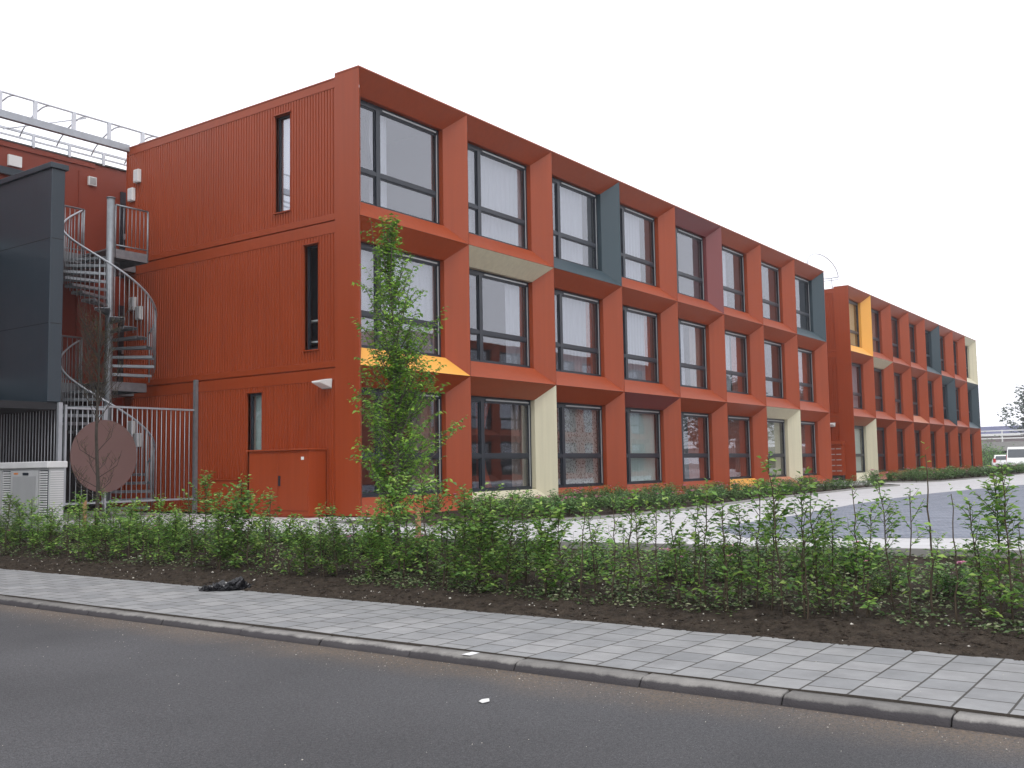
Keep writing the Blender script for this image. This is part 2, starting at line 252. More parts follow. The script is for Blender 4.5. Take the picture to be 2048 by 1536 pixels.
# ---------------------------------------------------------------- mesh helpers
class MB:
    def __init__(s): s.v=[]; s.f=[]; s.m=[]; s.sm=[]
    def quad(s,a,b,c,d,m=0):
        n=len(s.v); s.v+=[a,b,c,d]; s.f.append((n,n+1,n+2,n+3)); s.m.append(m); s.sm.append(False); return s
    def poly(s,pts,m=0):
        n=len(s.v); s.v+=list(pts); s.f.append(tuple(range(n,n+len(pts)))); s.m.append(m); s.sm.append(False); return s
    def box(s,x0,x1,y0,y1,z0,z1,m=0):
        n=len(s.v); s.v+=[(x0,y0,z0),(x1,y0,z0),(x1,y1,z0),(x0,y1,z0),(x0,y0,z1),(x1,y0,z1),(x1,y1,z1),(x0,y1,z1)]
        for q in ((0,3,2,1),(4,5,6,7),(0,1,5,4),(1,2,6,5),(2,3,7,6),(3,0,4,7)): s.f.append(tuple(n+i for i in q)); s.m.append(m); s.sm.append(False)
        return s
    def prism(s,pts,z0,z1,m=0):
        n=len(s.v); k=len(pts)
        s.v+=[(p[0],p[1],z0) for p in pts]+[(p[0],p[1],z1) for p in pts]
        s.f.append(tuple(n+k+i for i in range(k))); s.f.append(tuple(n+k-1-i for i in range(k)))
        for i in range(k): j=(i+1)%k; s.f.append((n+i,n+j,n+k+j,n+k+i))
        s.m+=[m]*(k+2); s.sm+=[False]*(k+2); return s
    def tube(s,pts,rad,seg=6,m=0,cap=True):
        pts=[Vector(p) for p in pts]; n0=len(s.v); k=len(pts)
        if not hasattr(rad,'__len__'): rad=[rad]*k
        prev=None
        for i,p in enumerate(pts):
            t=(pts[min(i+1,k-1)]-pts[max(i-1,0)]);
            if t.length<1e-9: t=Vector((0,0,1))
            t.normalize()
            if prev is None: a=t.cross(Vector((0,0,1))); a=a if a.length>.1 else t.cross(Vector((1,0,0)))
            else: a=prev-t*prev.dot(t)
            a.normalize(); prev=a; b=t.cross(a)
            for j in range(seg):
                an=2*math.pi*j/seg; s.v.append(tuple(p+(a*math.cos(an)+b*math.sin(an))*rad[i]))
        for i in range(k-1):
            for j in range(seg):
                j2=(j+1)%seg; s.f.append((n0+i*seg+j,n0+i*seg+j2,n0+(i+1)*seg+j2,n0+(i+1)*seg+j)); s.m.append(m); s.sm.append(True)
        if cap:
            s.f.append(tuple(n0+j for j in reversed(range(seg)))); s.m.append(m); s.sm.append(False)
            s.f.append(tuple(n0+(k-1)*seg+j for j in range(seg))); s.m.append(m); s.sm.append(False)
        return s
    def leaf(s,p,d,nrm,L,wd,m=0):
        side=d.cross(nrm); 
        if side.length<1e-6: return
        side.normalize(); up=side.cross(d); n=len(s.v)
        mid=p+d*(L*.45)
        s.v+=[tuple(p),tuple(mid+side*wd*.5+up*wd*.12),tuple(p+d*L-up*L*.12),tuple(mid-side*wd*.5+up*wd*.12)]
        s.f.append((n,n+1,n+2,n+3)); s.m.append(m); s.sm.append(False)
    def mesh(s,name,mats):
        me=bpy.data.meshes.new(name); me.from_pydata(s.v,[],s.f)
        for m in (mats if isinstance(mats,(list,tuple)) else [mats]): me.materials.append(m)
        me.polygons.foreach_set('material_index',s.m); me.polygons.foreach_set('use_smooth',s.sm); me.update(); return me
    def build(s,name,mats,parent=None,loc=None,bevel=0):
        o=bpy.data.objects.new(name,s.mesh(name,mats)); COL.objects.link(o)
        if parent: o.parent=parent
        if loc: o.location=loc
        if bevel:
            b=o.modifiers.new('bevel','BEVEL'); b.width=bevel; b.segments=2; b.limit_method='ANGLE'; b.angle_limit=R(40)
        return o
def tag(o,label=None,cat=None,group=None,kind=None):
    if label: o['label']=label
    if cat: o['category']=cat
    if group: o['group']=group
    if kind: o['kind']=kind
    return o
def empty(name,loc,label,cat,group=None,rz=0):
    o=bpy.data.objects.new(name,None); COL.objects.link(o); o.location=loc; o.rotation_euler=(0,0,rz); o.empty_display_size=.3
    return tag(o,label,cat,group)
def copy_thing(root,loc,rz=0,sc=(1,1,1),label=None,group=None):
    r=root.copy(); COL.objects.link(r); r.location=loc; r.rotation_euler=(0,0,rz); r.scale=sc
    if label: r['label']=label
    if group: r['group']=group
    for ch in list(root.children):
        c=ch.copy(); COL.objects.link(c); c.parent=r
        for g in ch.children:
            d=g.copy(); COL.objects.link(d); d.parent=c
    return r
# =============================================================== SETTING
g=MB()
prof=[(-700,-.64),(-8.1,-.64),(-7.8,-.62),(-6.2,-.66),(-4.6,-.5),(-3.6,-.35),(-2,-.20),(2,-.08),(900,-.08)]
ys=[-700,-60,-20,0,20,60,900]
for i in range(len(prof)-1):
    for j in range(len(ys)-1):
        (xa,za),(xb,zb)=prof[i],prof[i+1]
        g.quad((xa,ys[j],za),(xb,ys[j],zb),(xb,ys[j+1],zb),(xa,ys[j+1],za))
tag(g.build('ground',M['ground']),kind='structure')
# road
tag(MB().box(-16.5,-7.86,-80,150,-.75,-.58).build('road',M['asphalt']),kind='structure')
# kerb stones, each one metre, a separate countable stone strip
KJ=[-12.33-i*1.0 for i in range(14,0,-1)]+[-12.33]
yk=-12.33
seq=[.99,1.0,1.05,1.04,1.03,1.05,1.2,1.3]
for s_ in seq: yk+=s_; KJ.append(yk)
while yk<40: yk+=1.0; KJ.append(yk)
g=MB(); 
kb=MB()
rk=random.Random(3)
for a,b in zip(KJ,KJ[1:]):
    xo=rk.uniform(-.006,.006); zt=-.515+rk.uniform(-.005,.004)
    prof_k=[(-7.89+xo,-.72),(-7.887+xo,-.57),(-7.875+xo,zt-.035),(-7.86+xo,zt-.012),(-7.835+xo,zt-.001),(-7.72,zt),(-7.72,-.72)]
    ya,yb=a+.005,b-.005
    ysub=[ya,ya+.012]+[ya+(yb-ya)*t/6 for t in range(1,6)]+[yb-.012,yb]
    n0=len(kb.v); k=len(prof_k)
    for q,yy in enumerate(ysub):
        e=.008 if q in (0,len(ysub)-1) else 0
        for (x,z) in prof_k:
            nn=noise.noise(Vector((x*9,yy*5,z*9)))*.006 if z>-.7 else 0
            kb.v.append((x+(e if x<-7.8 else 0)-nn*.6,yy,z-(e if z>-.55 else 0)+nn*.4))
    for q in range(len(ysub)-1):
        for j in range(k-1): kb.f.append((n0+q*k+j,n0+q*k+j+1,n0+(q+1)*k+j+1,n0+(q+1)*k+j)); kb.m.append(0); kb.sm.append(True)
    kb.f.append(tuple(n0+j for j in range(k))); kb.f.append(tuple(n0+(len(ysub)-1)*k+j for j in reversed(range(k)))); kb.m+=[0,0]; kb.sm+=[False,False]
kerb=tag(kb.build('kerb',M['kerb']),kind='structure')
MBm=MB().quad((-7.86,-8.86,-.5095),(-7.73,-8.86,-.5095),(-7.73,-8.78,-.5095),(-7.86,-8.78,-.5095))
o=MBm.build('paint_mark',M['whitepaint']); tag(o,'short white painted stripe across the top of the kerb','painted mark')
# sidewalk with slight undulation
g=MB(); nx,ny=8,260
X0,X1,Y0,Y1=-7.715,-6.09,-26.,40.
for j in range(ny+1):
    for i in range(nx+1):
        x=X0+(X1-X0)*i/nx; y=Y0+(Y1-Y0)*j/ny
        g.v.append((x+(noise.noise(Vector((0,y*1.1,3)))*.02 if i==nx else 0),y,-.500+.012*i/nx+.006*noise.noise(Vector((x*1.5,y*1.5,0)))))
for j in range(ny):
    for i in range(nx): a=j*(nx+1)+i; g.f.append((a,a+1,a+nx+2,a+nx+1)); g.m.append(0); g.sm.append(True)
for j in range(ny):   # side of the tiles standing a little proud of the kerb
    a=g.v[j*(nx+1)]; b=g.v[(j+1)*(nx+1)]; g.quad((a[0],a[1],-.56),(b[0],b[1],-.56),b,a,1)
tag(g.build('sidewalk',[M['pave'],M['tile_side']]),kind='structure')
# soil bed for the hedge
def near_edge(y):
    pts=[(-30,-.6),(-18,-1.6),(-12.3,-2.75),(-9.3,-3.35),(-6.5,-3.75),(-4.6,-3.9),(20,-3.95)]
    for (ya,xa),(yb,xb) in zip(pts,pts[1:]):
        if ya<=y<=yb: return xa+(xb-xa)*(y-ya)/(yb-ya)
    return pts[-1][1]
def soil_z(x,y):
    t=(x+6.1)/(near_edge(y)+6.1); t=min(1,max(0,t))
    base=-.492+.422*(t**1.15)
    hump=.05*math.sin(min(1,t*6)*math.pi/2)
    return base+hump*.4+ (.03*noise.noise(Vector((x*2.2,y*2.2,1)))+.022*noise.noise(Vector((x*8,y*8,2)))+.014*noise.noise(Vector((x*21,y*21,5))))*min(1,t*10+.25)*min(1,(1-t)*8+.3)
g=MB(); nx=56; ysoil=[-26+ i*.05 for i in range(0,int(38/.05))]
for y in ysoil:
    xe=near_edge(y)+.06
    for i in range(nx+1):
        x=-6.12+(xe+6.12)*i/nx; g.v.append((x,y,soil_z(x,y)))
for j in range(len(ysoil)-1):
    for i in range(nx): a=j*(nx+1)+i; g.f.append((a,a+1,a+nx+2,a+nx+1)); g.m.append(0); g.sm.append(False)
tag(g.build('soil_bed',M['soil']),kind='structure')
# pale path / forecourt
edge=[(near_edge(y),y) for y in (-26,-18,-15,-12.3,-10.8,-9.3,-7.8,-6.5,-4.6,0,12.5)]
g=MB(); g.prism([(e[0],e[1]) for e in reversed(edge)]+[(edge[0][0],-60),(140,-60),(140,12.5)][::1],-.12,0)
g2=[(e[0],e[1]) for e in edge]+[(140,12.5),(140,-60),(edge[0][0],-60)]
g=MB().prism(list(reversed(g2)),-.12,0.0)
tag(g.build('forecourt_path',M['path']),kind='structure')
# raised edging strip along the hedge bed
g=MB()
for (xa,ya),(xb,yb) in zip(edge[:-1],edge[1:]):
    g.prism([(xb-.07,yb),(xa-.07,ya),(xa-.003,ya),(xb-.003,yb)],-.14,.012)
tag(g.build('path_edging',M['concrete']),kind='structure')
plaza=[(-.85,-7.75),(-.4,-7.55),(3.2,-7.45),(7.4,-7.06),(11,-6.9),(15,-6.9),(22,-7.4),(30,-8.4),(30,-40),(4,-40),(1.5,-20),(-.95,-11.9),(-2.2,-8.75)]
tag(MB().poly([(x,y,.004) for x,y in reversed(plaza)]).build('brick_paving',M['brickpave']),kind='structure')
# rose bed soil + edging
def bed(name,pts):
    g=MB(); cx=sum(p[0] for p in pts)/len(pts)
    g.poly([(x,y,.008) for x,y in pts])
    tag(g.build(name,M['soil']),kind='structure')
bed1=[(-1.45,-.75),(-1.75,-1.6),(-1.75,-3.3),(-1.3,-3.9),(-.33,-4.2),(1,-4.7),(2.5,-4.75),(4.4,-4.7),(8.8,-4.24),(18.2,-3.75),(23.4,-3.8),(24.2,-3.2),(23.6,-2.2),(23,-.02),(-.03,-.02),(-.1,-.6)]
bed2=[(27.2,-.9),(28.6,-3.1),(30,-3.7),(42,-3.9),(60,-3.7),(84,-3.4),(84,-.6),(59.7,-.6),(59.6,.2),(31.9,.2),(31.8,-.9)]
bed('rose_bed',bed1); bed('rose_bed_far',bed2)
def edging(pts,w=.06,h=.05):
    g=MB()
    for (xa,ya),(xb,yb) in zip(pts,pts[1:]):
        d=Vector((xb-xa,yb-ya)); d.normalize(); nx_,ny_=-d.y*w,d.x*w
        g.prism([(xa,ya),(xb,yb),(xb+nx_,yb+ny_),(xa+nx_,ya+ny_)],-.05,h)
    return g
tag(edging(list(reversed(bed1[:13]))).build('bed_edging',M['concrete']),kind='structure')
tag(edging(list(reversed(bed2[:7]))).build('bed_edging_far',M['concrete']),kind='structure')
# =============================================================== BUILDINGS
W=3.468; ZL=[0,2.95,5.93,8.93]; DEEP=.38; WY=.53; INX=.42; DEPTH=7.87
def curtain(x0,x1,z0,z1,y,amp=.022,per=.17,flare=None):
    g=MB(); n=max(8,int((x1-x0)/per*6)); rw=random.Random(int(x0*977+z0*31))
    ph=rw.random()*6; rows=5
    for j in range(rows+1):
        t=j/rows
        for i in range(n+1):
            s=i/n; x=x0+(x1-x0)*s
            if flare: x=x0+(x-x0)*(1-flare*max(0,math.sin(t*3.1)))
            g.v.append((x,y+amp*(.6+.4*t)*math.sin(s*(x1-x0)/per*2*math.pi+ph+.8*math.sin(s*9+ph)),z1+(z0-z1)*t))
    for j in range(rows):
        for i in range(n): a=j*(n+1)+i; g.f.append((a,a+n+1,a+n+2,a+1)); g.m.append(0); g.sm.append(True)
    return g
def building(loc,rz,nb,cols,curt,label,slits=(),simple=False,tilt=()):
    """cols[(row,bay)] = dict(side=,sill=,soffit=,left=)"""
    root=empty('apartment_building',loc,label,'building',rz=rz)
    L=nb*W; EPS=.0
    interior=MB()
    for row in range(3):
        z0,z1=ZL[row],ZL[row+1]
        zb=z0+(.36 if row==0 else .41); zt=z1-.38
        for b in range(nb):
            x0,x1=b*W,(b+1)*W; xa,xb=x0+INX,x1-INX
            c=cols.get((row,b),{})
            f=lambda k: M[c.get(k,'red')]
            e=.0
            # side panel (towards the far end), wedge with its deep reveal
            def mk(name,key,pts):
                o=MB()
                for q in pts: o.quad(*q)
                ob=o.build(name,f(key),root)
                if key in c: ob['label']={'teal':'dark teal','cream':'cream','yellow':'bright yellow','mauve':'dark plum','salmon':'salmon pink'}[c[key]]+' '+name.replace('_',' ')
                return ob
            g_=.004
            mk('side_panel','side',[((x1-g_,0,z0),(x1-g_,0,z1),(xb,DEEP,zt),(xb,DEEP,zb)),((xb,DEEP,zb),(xb,DEEP,zt),(xb,WY+.05,zt),(xb,WY+.05,zb))])
            mk('left_panel','left',[((x0+g_,0,z1),(x0+g_,0,z0),(xa,DEEP,zb),(xa,DEEP,zt)),((xa,DEEP,zt),(xa,DEEP,zb),(xa,WY+.05,zb),(xa,WY+.05,zt))])
            mk('sill_panel','sill',[((x0+g_,0,z0+g_),(x1-g_,0,z0+g_),(xb,DEEP,zb),(xa,DEEP,zb)),((xa,DEEP,zb),(xb,DEEP,zb),(xb,WY+.05,zb),(xa,WY+.05,zb))])
            mk('soffit_panel','soffit',[((x1-g_,0,z1-g_),(x0+g_,0,z1-g_),(xa,DEEP,zt),(xb,DEEP,zt)),((xb,DEEP,zt),(xa,DEEP,zt),(xa,WY+.05,zt),(xb,WY+.05,zt))])
            # window frame
            tz=zb+(.78 if row==0 else .68); mxn=x0+1.0
            y0,y1=WY-.03,WY+.05
            g=MB()
            fwid=.055
            g.box(xa,xb,y0,y1,zb,zb+fwid); g.box(xa,xb,y0,y1,zt-.11,zt)
            g.box(xa,xa+fwid,y0+.001,y1,zb+fwid,zt-.11); g.box(xb-fwid,xb,y0+.001,y1,zb+fwid,zt-.11)
            g.box(mxn,mxn+.125,y0-.006,y1,zb+fwid,zt-.11)
            g.box(xa+fwid,mxn,y0-.003,y1,tz,tz+.085); g.box(mxn+.125,xb-fwid,y0-.003,y1,tz,tz+.085)
            # sash profile inside the narrow light and main light
            for (a,bb,za,zc) in ((xa+fwid,mxn,tz+.085,zt-.11),(mxn+.125,xb-fwid,tz+.085,zt-.11),(xa+fwid,mxn,zb+fwid,tz),(mxn+.125,xb-fwid,zb+fwid,tz)):
                t_=.028
                g.box(a,bb,y0+.02,y1-.01,za,za+t_); g.box(a,bb,y0+.02,y1-.01,zc-t_,zc); g.box(a,a+t_,y0+.021,y1-.01,za+t_,zc-t_); g.box(bb-t_,bb,y0+.021,y1-.01,za+t_,zc-t_)
            win=g.build('window',M['frame'],root)
            if not simple:
                g=MB(); g.box(mxn+.19,xb-.12,y0-.022,y0-.001,zt-.085,zt-.055); g.build('vent_strip',M['strip'],win)
                g=MB(); g.box(xb-.10,xb-.078,y0-.014,y0-.001,zb+.07,zt-.13); g.build('blind_guide',M['strip'],win)
            MB().box(xa+.03,xb-.03,WY+.012,WY+.026,zb+.03,zt-.06).build('pane',M['glass'],win)
            # room behind
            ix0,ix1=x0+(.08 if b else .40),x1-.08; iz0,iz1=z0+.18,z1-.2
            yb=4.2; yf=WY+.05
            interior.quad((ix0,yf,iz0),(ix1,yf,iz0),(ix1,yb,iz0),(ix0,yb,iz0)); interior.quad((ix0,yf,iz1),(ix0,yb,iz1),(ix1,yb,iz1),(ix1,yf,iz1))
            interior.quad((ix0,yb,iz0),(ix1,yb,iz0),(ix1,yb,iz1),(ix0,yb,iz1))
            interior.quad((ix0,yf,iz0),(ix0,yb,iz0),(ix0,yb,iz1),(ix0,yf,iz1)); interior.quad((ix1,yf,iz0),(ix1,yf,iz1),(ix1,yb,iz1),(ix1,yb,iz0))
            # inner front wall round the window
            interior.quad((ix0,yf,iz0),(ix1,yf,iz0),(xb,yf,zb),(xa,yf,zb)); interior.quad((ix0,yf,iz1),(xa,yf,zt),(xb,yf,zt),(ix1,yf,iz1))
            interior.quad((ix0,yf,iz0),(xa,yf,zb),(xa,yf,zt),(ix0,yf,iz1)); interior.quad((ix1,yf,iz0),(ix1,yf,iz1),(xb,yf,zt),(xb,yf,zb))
            for k,(a,bb,mt) in enumerate(curt.get((row,b),())):
                fl=None
                if mt.endswith('*'): mt=mt[:-1]; fl=.6
                oc=curtain(xa+(xb-xa)*a,xa+(xb-xa)*bb,zb+.03,zt-.03,WY+.17+.05*k,flare=fl).build('curtain',M[mt],win)
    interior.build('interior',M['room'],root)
    for (row,b) in tilt:
        z1=ZL[row+1]; x0=b*W; zb=ZL[row]+.41; zt=z1-.38; tz=zb+.68
        a,bb=x0+INX+.085,x0+.97
        g=MB(); H_=zt-.16-tz-.12
        for (p,q,r,s) in ((a,bb,0,.05),(a,bb,H_-.05,H_),(a,a+.05,.05,H_-.05),(bb-.05,bb,.05,H_-.05)): g.box(p,q,0,.05,r,s)
        o=g.build('open_sash',M['frame'],root,loc=(0,WY+.04,tz+.10)); o.rotation_euler=(R(-9),0,0)
    # end wall at x=0
    H=ZL[3]
    g=MB().box(-.022,0.0,0,.67,0.02,H+.001); g.build('corner_column',M['redwall'],root,bevel=.003)
    y0=.67; 
    g=MB()
    bands=[]
    for row in range(3):
        za=ZL[row]; zc=ZL[row+1]
        ca=za+(.15 if row else .16); cb=zc-.25
        # bands (edge beams) with a shadow gap at the storey joint
        g.box(0.0,.10,y0+.004,DEPTH,za+(.016 if row else .04),ca-.002)
        g.box(0.0,.10,y0+.004,DEPTH,cb+.002,(zc-.016 if row<2 else H-.07))
    xb0,xb1,ya_,yb_=.035,.10,y0+.004,DEPTH-.01
    prev=.05
    for s_ in sorted(slits,key=lambda q:q[3]):
        (_,o0,o1,oz0,oz1,_c)=s_
        g.box(xb0,xb1,ya_,yb_,prev,oz0-.001); g.box(xb0,xb1,ya_,o0,oz0-.001,oz1+.001); g.box(xb0,xb1,o1,yb_,oz0-.001,oz1+.001); prev=oz1+.001
    g.box(xb0,xb1,ya_,yb_,prev,H-.1)
    g.build('edge_beams',M['redwall'],root,bevel=.004)
    g=MB(); P=.086
    for row in range(3):
        za=ZL[row]+(.15 if row else .16); zb=ZL[row+1]-.25
        openings=[(s[1],s[2],s[3],s[4]) for s in slits if s[0]==row]
        def seg(ya,yb_,z0_,z1_):
            n=max(1,round((yb_-ya)/P)); p=(yb_-ya)/n
            for i in range(n):
                a=ya+i*p; xs=.006; xd=.026
                pts=[(xs,a),(xs,a+p*.58),(xd,a+p*.68),(xd,a+p*.90),(xs,a+p)]
                for (xa_,ya_),(xb_,yb2) in zip(pts,pts[1:]): g.quad((xa_,yb2 if False else ya_,z0_),(xa_,ya_,z1_),(xb_,yb2,z1_),(xb_,yb2,z0_))
        if openings:
            (oy0,oy1,oz0,oz1)=openings[0]
            seg(y0+.004,oy0,za,zb); seg(oy1,DEPTH,za,zb); seg(oy0,oy1,za,oz0); seg(oy0,oy1,oz1,zb)
        else: seg(y0+.004,DEPTH,za,zb)
    g.build('corrugated_cladding',M['redwall'],root)
    # slit windows
    for (row,oy0,oy1,oz0,oz1,ct) in slits:
        g=MB(); 
        g.quad((-.004,oy0,oz0),(-.004,oy0,oz1),(.18,oy0,oz1),(.18,oy0,oz0)); g.quad((-.004,oy1,oz1),(-.004,oy1,oz0),(.18,oy1,oz0),(.18,oy1,oz1))
        g.quad((-.004,oy0,oz1),(-.004,oy1,oz1),(.18,oy1,oz1),(.18,oy0,oz1)); g.quad((-.004,oy1,oz0),(-.004,oy0,oz0),(.18,oy0,oz0),(.18,oy1,oz0))
        g.box(-.03,.01,oy0-.03,oy1+.03,oz1,oz1+.022); g.box(-.035,.01,oy0-.03,oy1+.03,oz0-.022,oz0)
        g.build('window_surround',M['redwall'],root)
        g=MB(); t=.045; xs=.10
        g.box(xs,xs+.05,oy0,oy1,oz0,oz0+t); g.box(xs,xs+.05,oy0,oy1,oz1-t,oz1); g.box(xs+.001,xs+.05,oy0,oy0+t,oz0+t,oz1-t); g.box(xs+.001,xs+.05,oy1-t-.012,oy1,oz0+t,oz1-t)
        win=g.build('slit_window',M['frame'],root)
        MB().box(xs+.02,xs+.03,oy0+.03,oy1-.03,oz0+.03,oz1-.03).build('pane',M['glassclear' if ct is None else ('glassbright' if row==2 else 'glass')],win)
        # niche room
        g=MB(); X=.37
        for q in [((.19,oy0-.3,oz0-.2),(X,oy0-.3,oz0-.2),(X,oy0-.3,oz1+.1),(.19,oy0-.3,oz1+.1)),((.19,oy1+.3,oz0-.2),(.19,oy1+.3,oz1+.1),(X,oy1+.3,oz1+.1),(X,oy1+.3,oz0-.2)),
                  ((X,oy0-.3,oz0-.2),(X,oy1+.3,oz0-.2),(X,oy1+.3,oz1+.1),(X,oy0-.3,oz1+.1)),((.19,oy0-.3,oz1+.1),(X,oy0-.3,oz1+.1),(X,oy1+.3,oz1+.1),(.19,oy1+.3,oz1+.1)),((.19,oy0-.3,oz0-.2),(.19,oy1+.3,oz0-.2),(X,oy1+.3,oz0-.2),(X,oy0-.3,oz0-.2))]: g.quad(*q)
        g.build('interior',M['dark'] if ct is None else M['room'],root)
        if ct:
            MB().box(.22,.23,oy0-.1,oy1+.1,oz0,oz1).build('curtain',M[ct],win)  # in the top slit this sheet imitates reflected sky
        elif row==1:
            sh=MB()
            for zz in (oz0+.18,oz0+.62): sh.box(.22,.35,oy0-.2,oy1+.2,zz,zz+.03)
            sh.build('shelf',M['white'],win)
    # plain rear, far end, base, roof
    g=MB(); g.box(.12,L,DEPTH-.2,DEPTH,.0,H-.08); g.box(L-.001,L+.02,0,DEPTH-.001,.03,H-.002); g.box(-.022,.35,DEPTH,DEPTH+.02,.02,H-.04)
    g.build('rear_wall',M['redwall'],root)
    MB().box(.12,L-.02,.60,DEPTH-.21,H-.14,H-.085).build('roof',M['roofing'],root)
    g=MB(); g.box(-.03,L+.03,-.012,.66,H+.002,H+.03); g.box(-.012,.12,.662,DEPTH+.02,H-.068,H-.045); g.build('roof_trim',M['red'],root)
    MB().box(.06,L-.05,.12,DEPTH-.3,-.06,.03).build('base',M['dark'],root)
    return root
C1={(2,2):dict(side='teal',sill='teal'),(2,4):dict(side='mauve',soffit='mauve'),(2,7):dict(side='teal',sill='teal'),
    (1,0):dict(sill='yellow'),(1,1):dict(soffit='cream'),
    (0,1):dict(side='cream',sill='cream'),(0,5):dict(sill='yellow'),(0,6):dict(side='cream',soffit='cream',sill='salmon'),(0,3):dict(soffit='mauve')}
K1={(2,0):((.22,.42,'cwhite'),),(2,1):((0,1,'cwhite'),),(2,2):((.35,.82,'cwhite'),),(2,3):((0,.75,'cwhite'),),(2,4):((0,.3,'cwhite'),),(2,5):((.0,.55,'cwhite'),),(2,6):((0,.3,'cwhite'),),(2,7):((.0,.2,'cwhite'),),
    (1,0):((0,1,'cwhite'),),(1,1):((.72,.95,'cwhite'),(.9,1,'cred')),(1,2):((.0,.85,'cwhite'),(.85,1,'cred')),(1,3):((0,.8,'cwhite'),(.8,1,'cred')),(1,4):((0,.5,'cwhite'),(.7,1,'cbrown')),(1,5):((0,.6,'cwhite'),(.7,1,'cred')),(1,6):((0,.5,'cwhite'),),(1,7):((0,.25,'cwhite'),(.6,1,'cred')),
    (0,0):((.7,1,'cbrown'),),(0,1):((.25,.48,'cred*'),(.8,1,'cbrown')),(0,2):((0,1,'cpat'),),(0,3):((0,1,'cgreen'),),(0,4):((.55,1,'cred'),),(0,5):((.45,1,'cred'),),(0,6):((.4,1,'cbeige'),),(0,7):((.3,1,'cred'),)}
B1=building((0,0,0),0,8,C1,K1,'long three storey red apartment block with splayed window bays nearest the road','' and () or
   ((2,2.02,2.50,6.36,8.47,'cslit'),(1,1.18,1.60,3.36,5.54,None),(0,2.89,3.37,.42,2.58,'cgreen')),tilt=((2,0),))
C2={(2,0):dict(side='yellow',sill='yellow'),(1,1):dict(soffit='cream'),(2,4):dict(side='teal',sill='teal'),(2,7):dict(side='cream',sill='cream',soffit='cream'),
    (1,5):dict(side='teal',soffit='teal'),(1,7):dict(side='teal',soffit='teal',sill='teal'),(0,0):dict(side='cream',sill='cream'),(0,4):dict(sill='yellow'),(1,3):dict(sill='salmon')}
K2={(2,0):((0,1,'cbeige'),),(1,0):((0,1,'cwhite'),),(0,0):((0,1,'cgreen'),),(2,1):((.3,1,'cbrown'),),(1,2):((.3,1,'cbrown'),),(0,3):((.2,1,'cbrown'),),(2,5):((0,1,'cbrown'),)}
B2=building((31.86,.25,0),0,8,C2,K2,'far red apartment block beyond the gap, with yellow, teal and cream bays','',simple=True)
# =============================================================== rear building, stair, screens
rb=empty('rear_building',(-6,9.3,0),'dark red rear block behind the spiral staircase with walkways','building')
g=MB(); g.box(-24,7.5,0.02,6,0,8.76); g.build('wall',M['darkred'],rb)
g=MB()
for x in (-24,-18.4,-12.6,-6.9,-1.75+6-.9-3.6,5.15-.6): pass
for x in (-12.2,-8.7,-5.2,-1.75,1.7,5.59): g.box(x-.012,x+.012,.0,.019,0.1,8.5)
g.box(-24,6.0,-.015,.019,8.64,8.78); g.build('seam_trim',M['darkred'],rb)
MB().box(-24,7.5,-.03,6.05,8.765,8.80).build('roof',M['roofing'],rb)
for (x,z) in ((6.73,5.95),(6.73,2.97),(-5,5.95),(-5,2.97)):
    g=MB(); g.box(x,x+.95,-.02,.018,z,z+2.25); d=g.build('door',M['frame'],rb)
    MB().box(x+.08,x+.13,-.06,-.021,z+1.0,z+1.15).build('handle',M['galvlight'],d)
g=MB(); g.box(5.82,6.03,-.05,.018,8.18,8.40); g.build('vent',M['white'],rb)
MB().box(2.6,4.35,-.12,-.031,7.95,8.12).build('door_hood',M['tealwall'],rb)
g=MB(); g.box(-24,6.2,-.012,.019,.02,2.72); g.build('undercroft_shade',M['dark'],rb)  # dark sheet over the red wall, painted-in shade of the undercroft
g=MB()
for i in range(6): g.box(5.84,6.01,-.062,-.051,8.21+i*.03,8.22+i*.03)
g.build('vent_louvres',M['strip'],rb)
MB().box(3.78,4.10,-.05,.018,8.2,8.46).build('notice_board',M['white'],rb)
# walkway decks (part of rear building)
g=MB()
for z in (2.97,5.95): g.box(-18,6.0-.02,-1.85,-.003,z-.22,z)
g.build('walkway',M['galv'],rb)
def railing(p0,p1,z0,n=None,h=1.05,post=True,name='railing',parent=None,gap=.115,mats=None):
    g=MB(); p0=Vector((*p0,0)); p1=Vector((*p1,0)); d=p1-p0; L=d.length; n=n or int(L/gap); 
    for zz,r in ((z0+h,.021),(z0+.09,.016)): g.tube([tuple(p0+Vector((0,0,zz))),tuple(p1+Vector((0,0,zz)))],r,6)
    for i in range(n+1):
        p=p0+d*(i/n); e=i in (0,n)
        g.tube([(p.x,p.y,z0+(-.2 if e else .09)),(p.x,p.y,z0+h)],.022 if e and post else .008,5)
    return g.build(name,mats or M['galv'],parent)
for z in (2.97,5.95):
    r=railing((-18,-1.82),(-1.35+6,-1.82),z,parent=rb)
# spiral staircase
SC=(-1.42,6.3); ST=empty('spiral_staircase',(SC[0],SC[1],0),'galvanised steel spiral staircase winding up beside the red end wall','staircase')
MB().tube([(0,0,0),(0,0,7.05)],.085,14).tube([(0,0,7.05),(0,0,7.07)],.10,14).build('centre_pole',M['galv'],ST)
RT=.95
def tread_mesh(z,a0,a1):
    g=MB(); top=[];k=4
    pts=[(.08*math.cos(a0),.08*math.sin(a0))]+[(RT*math.cos(a0+(a1-a0)*i/k),RT*math.sin(a0+(a1-a0)*i/k)) for i in range(k+1)]+[(.08*math.cos(a1),.08*math.sin(a1))]
    g.prism(pts,z-.012,z); 
    # front and rear lip
    for a in (a0,a1):
        c,s=math.cos(a),math.sin(a); n=(-s*.004,c*.004)
        g.prism([(.08*c-n[0],.08*s-n[1]),(RT*c-n[0],RT*s-n[1]),(RT*c+n[0],RT*s+n[1]),(.08*c+n[0],.08*s+n[1])],z-.06,z-.013)
    return g
AS=R(96); AE=R(362)
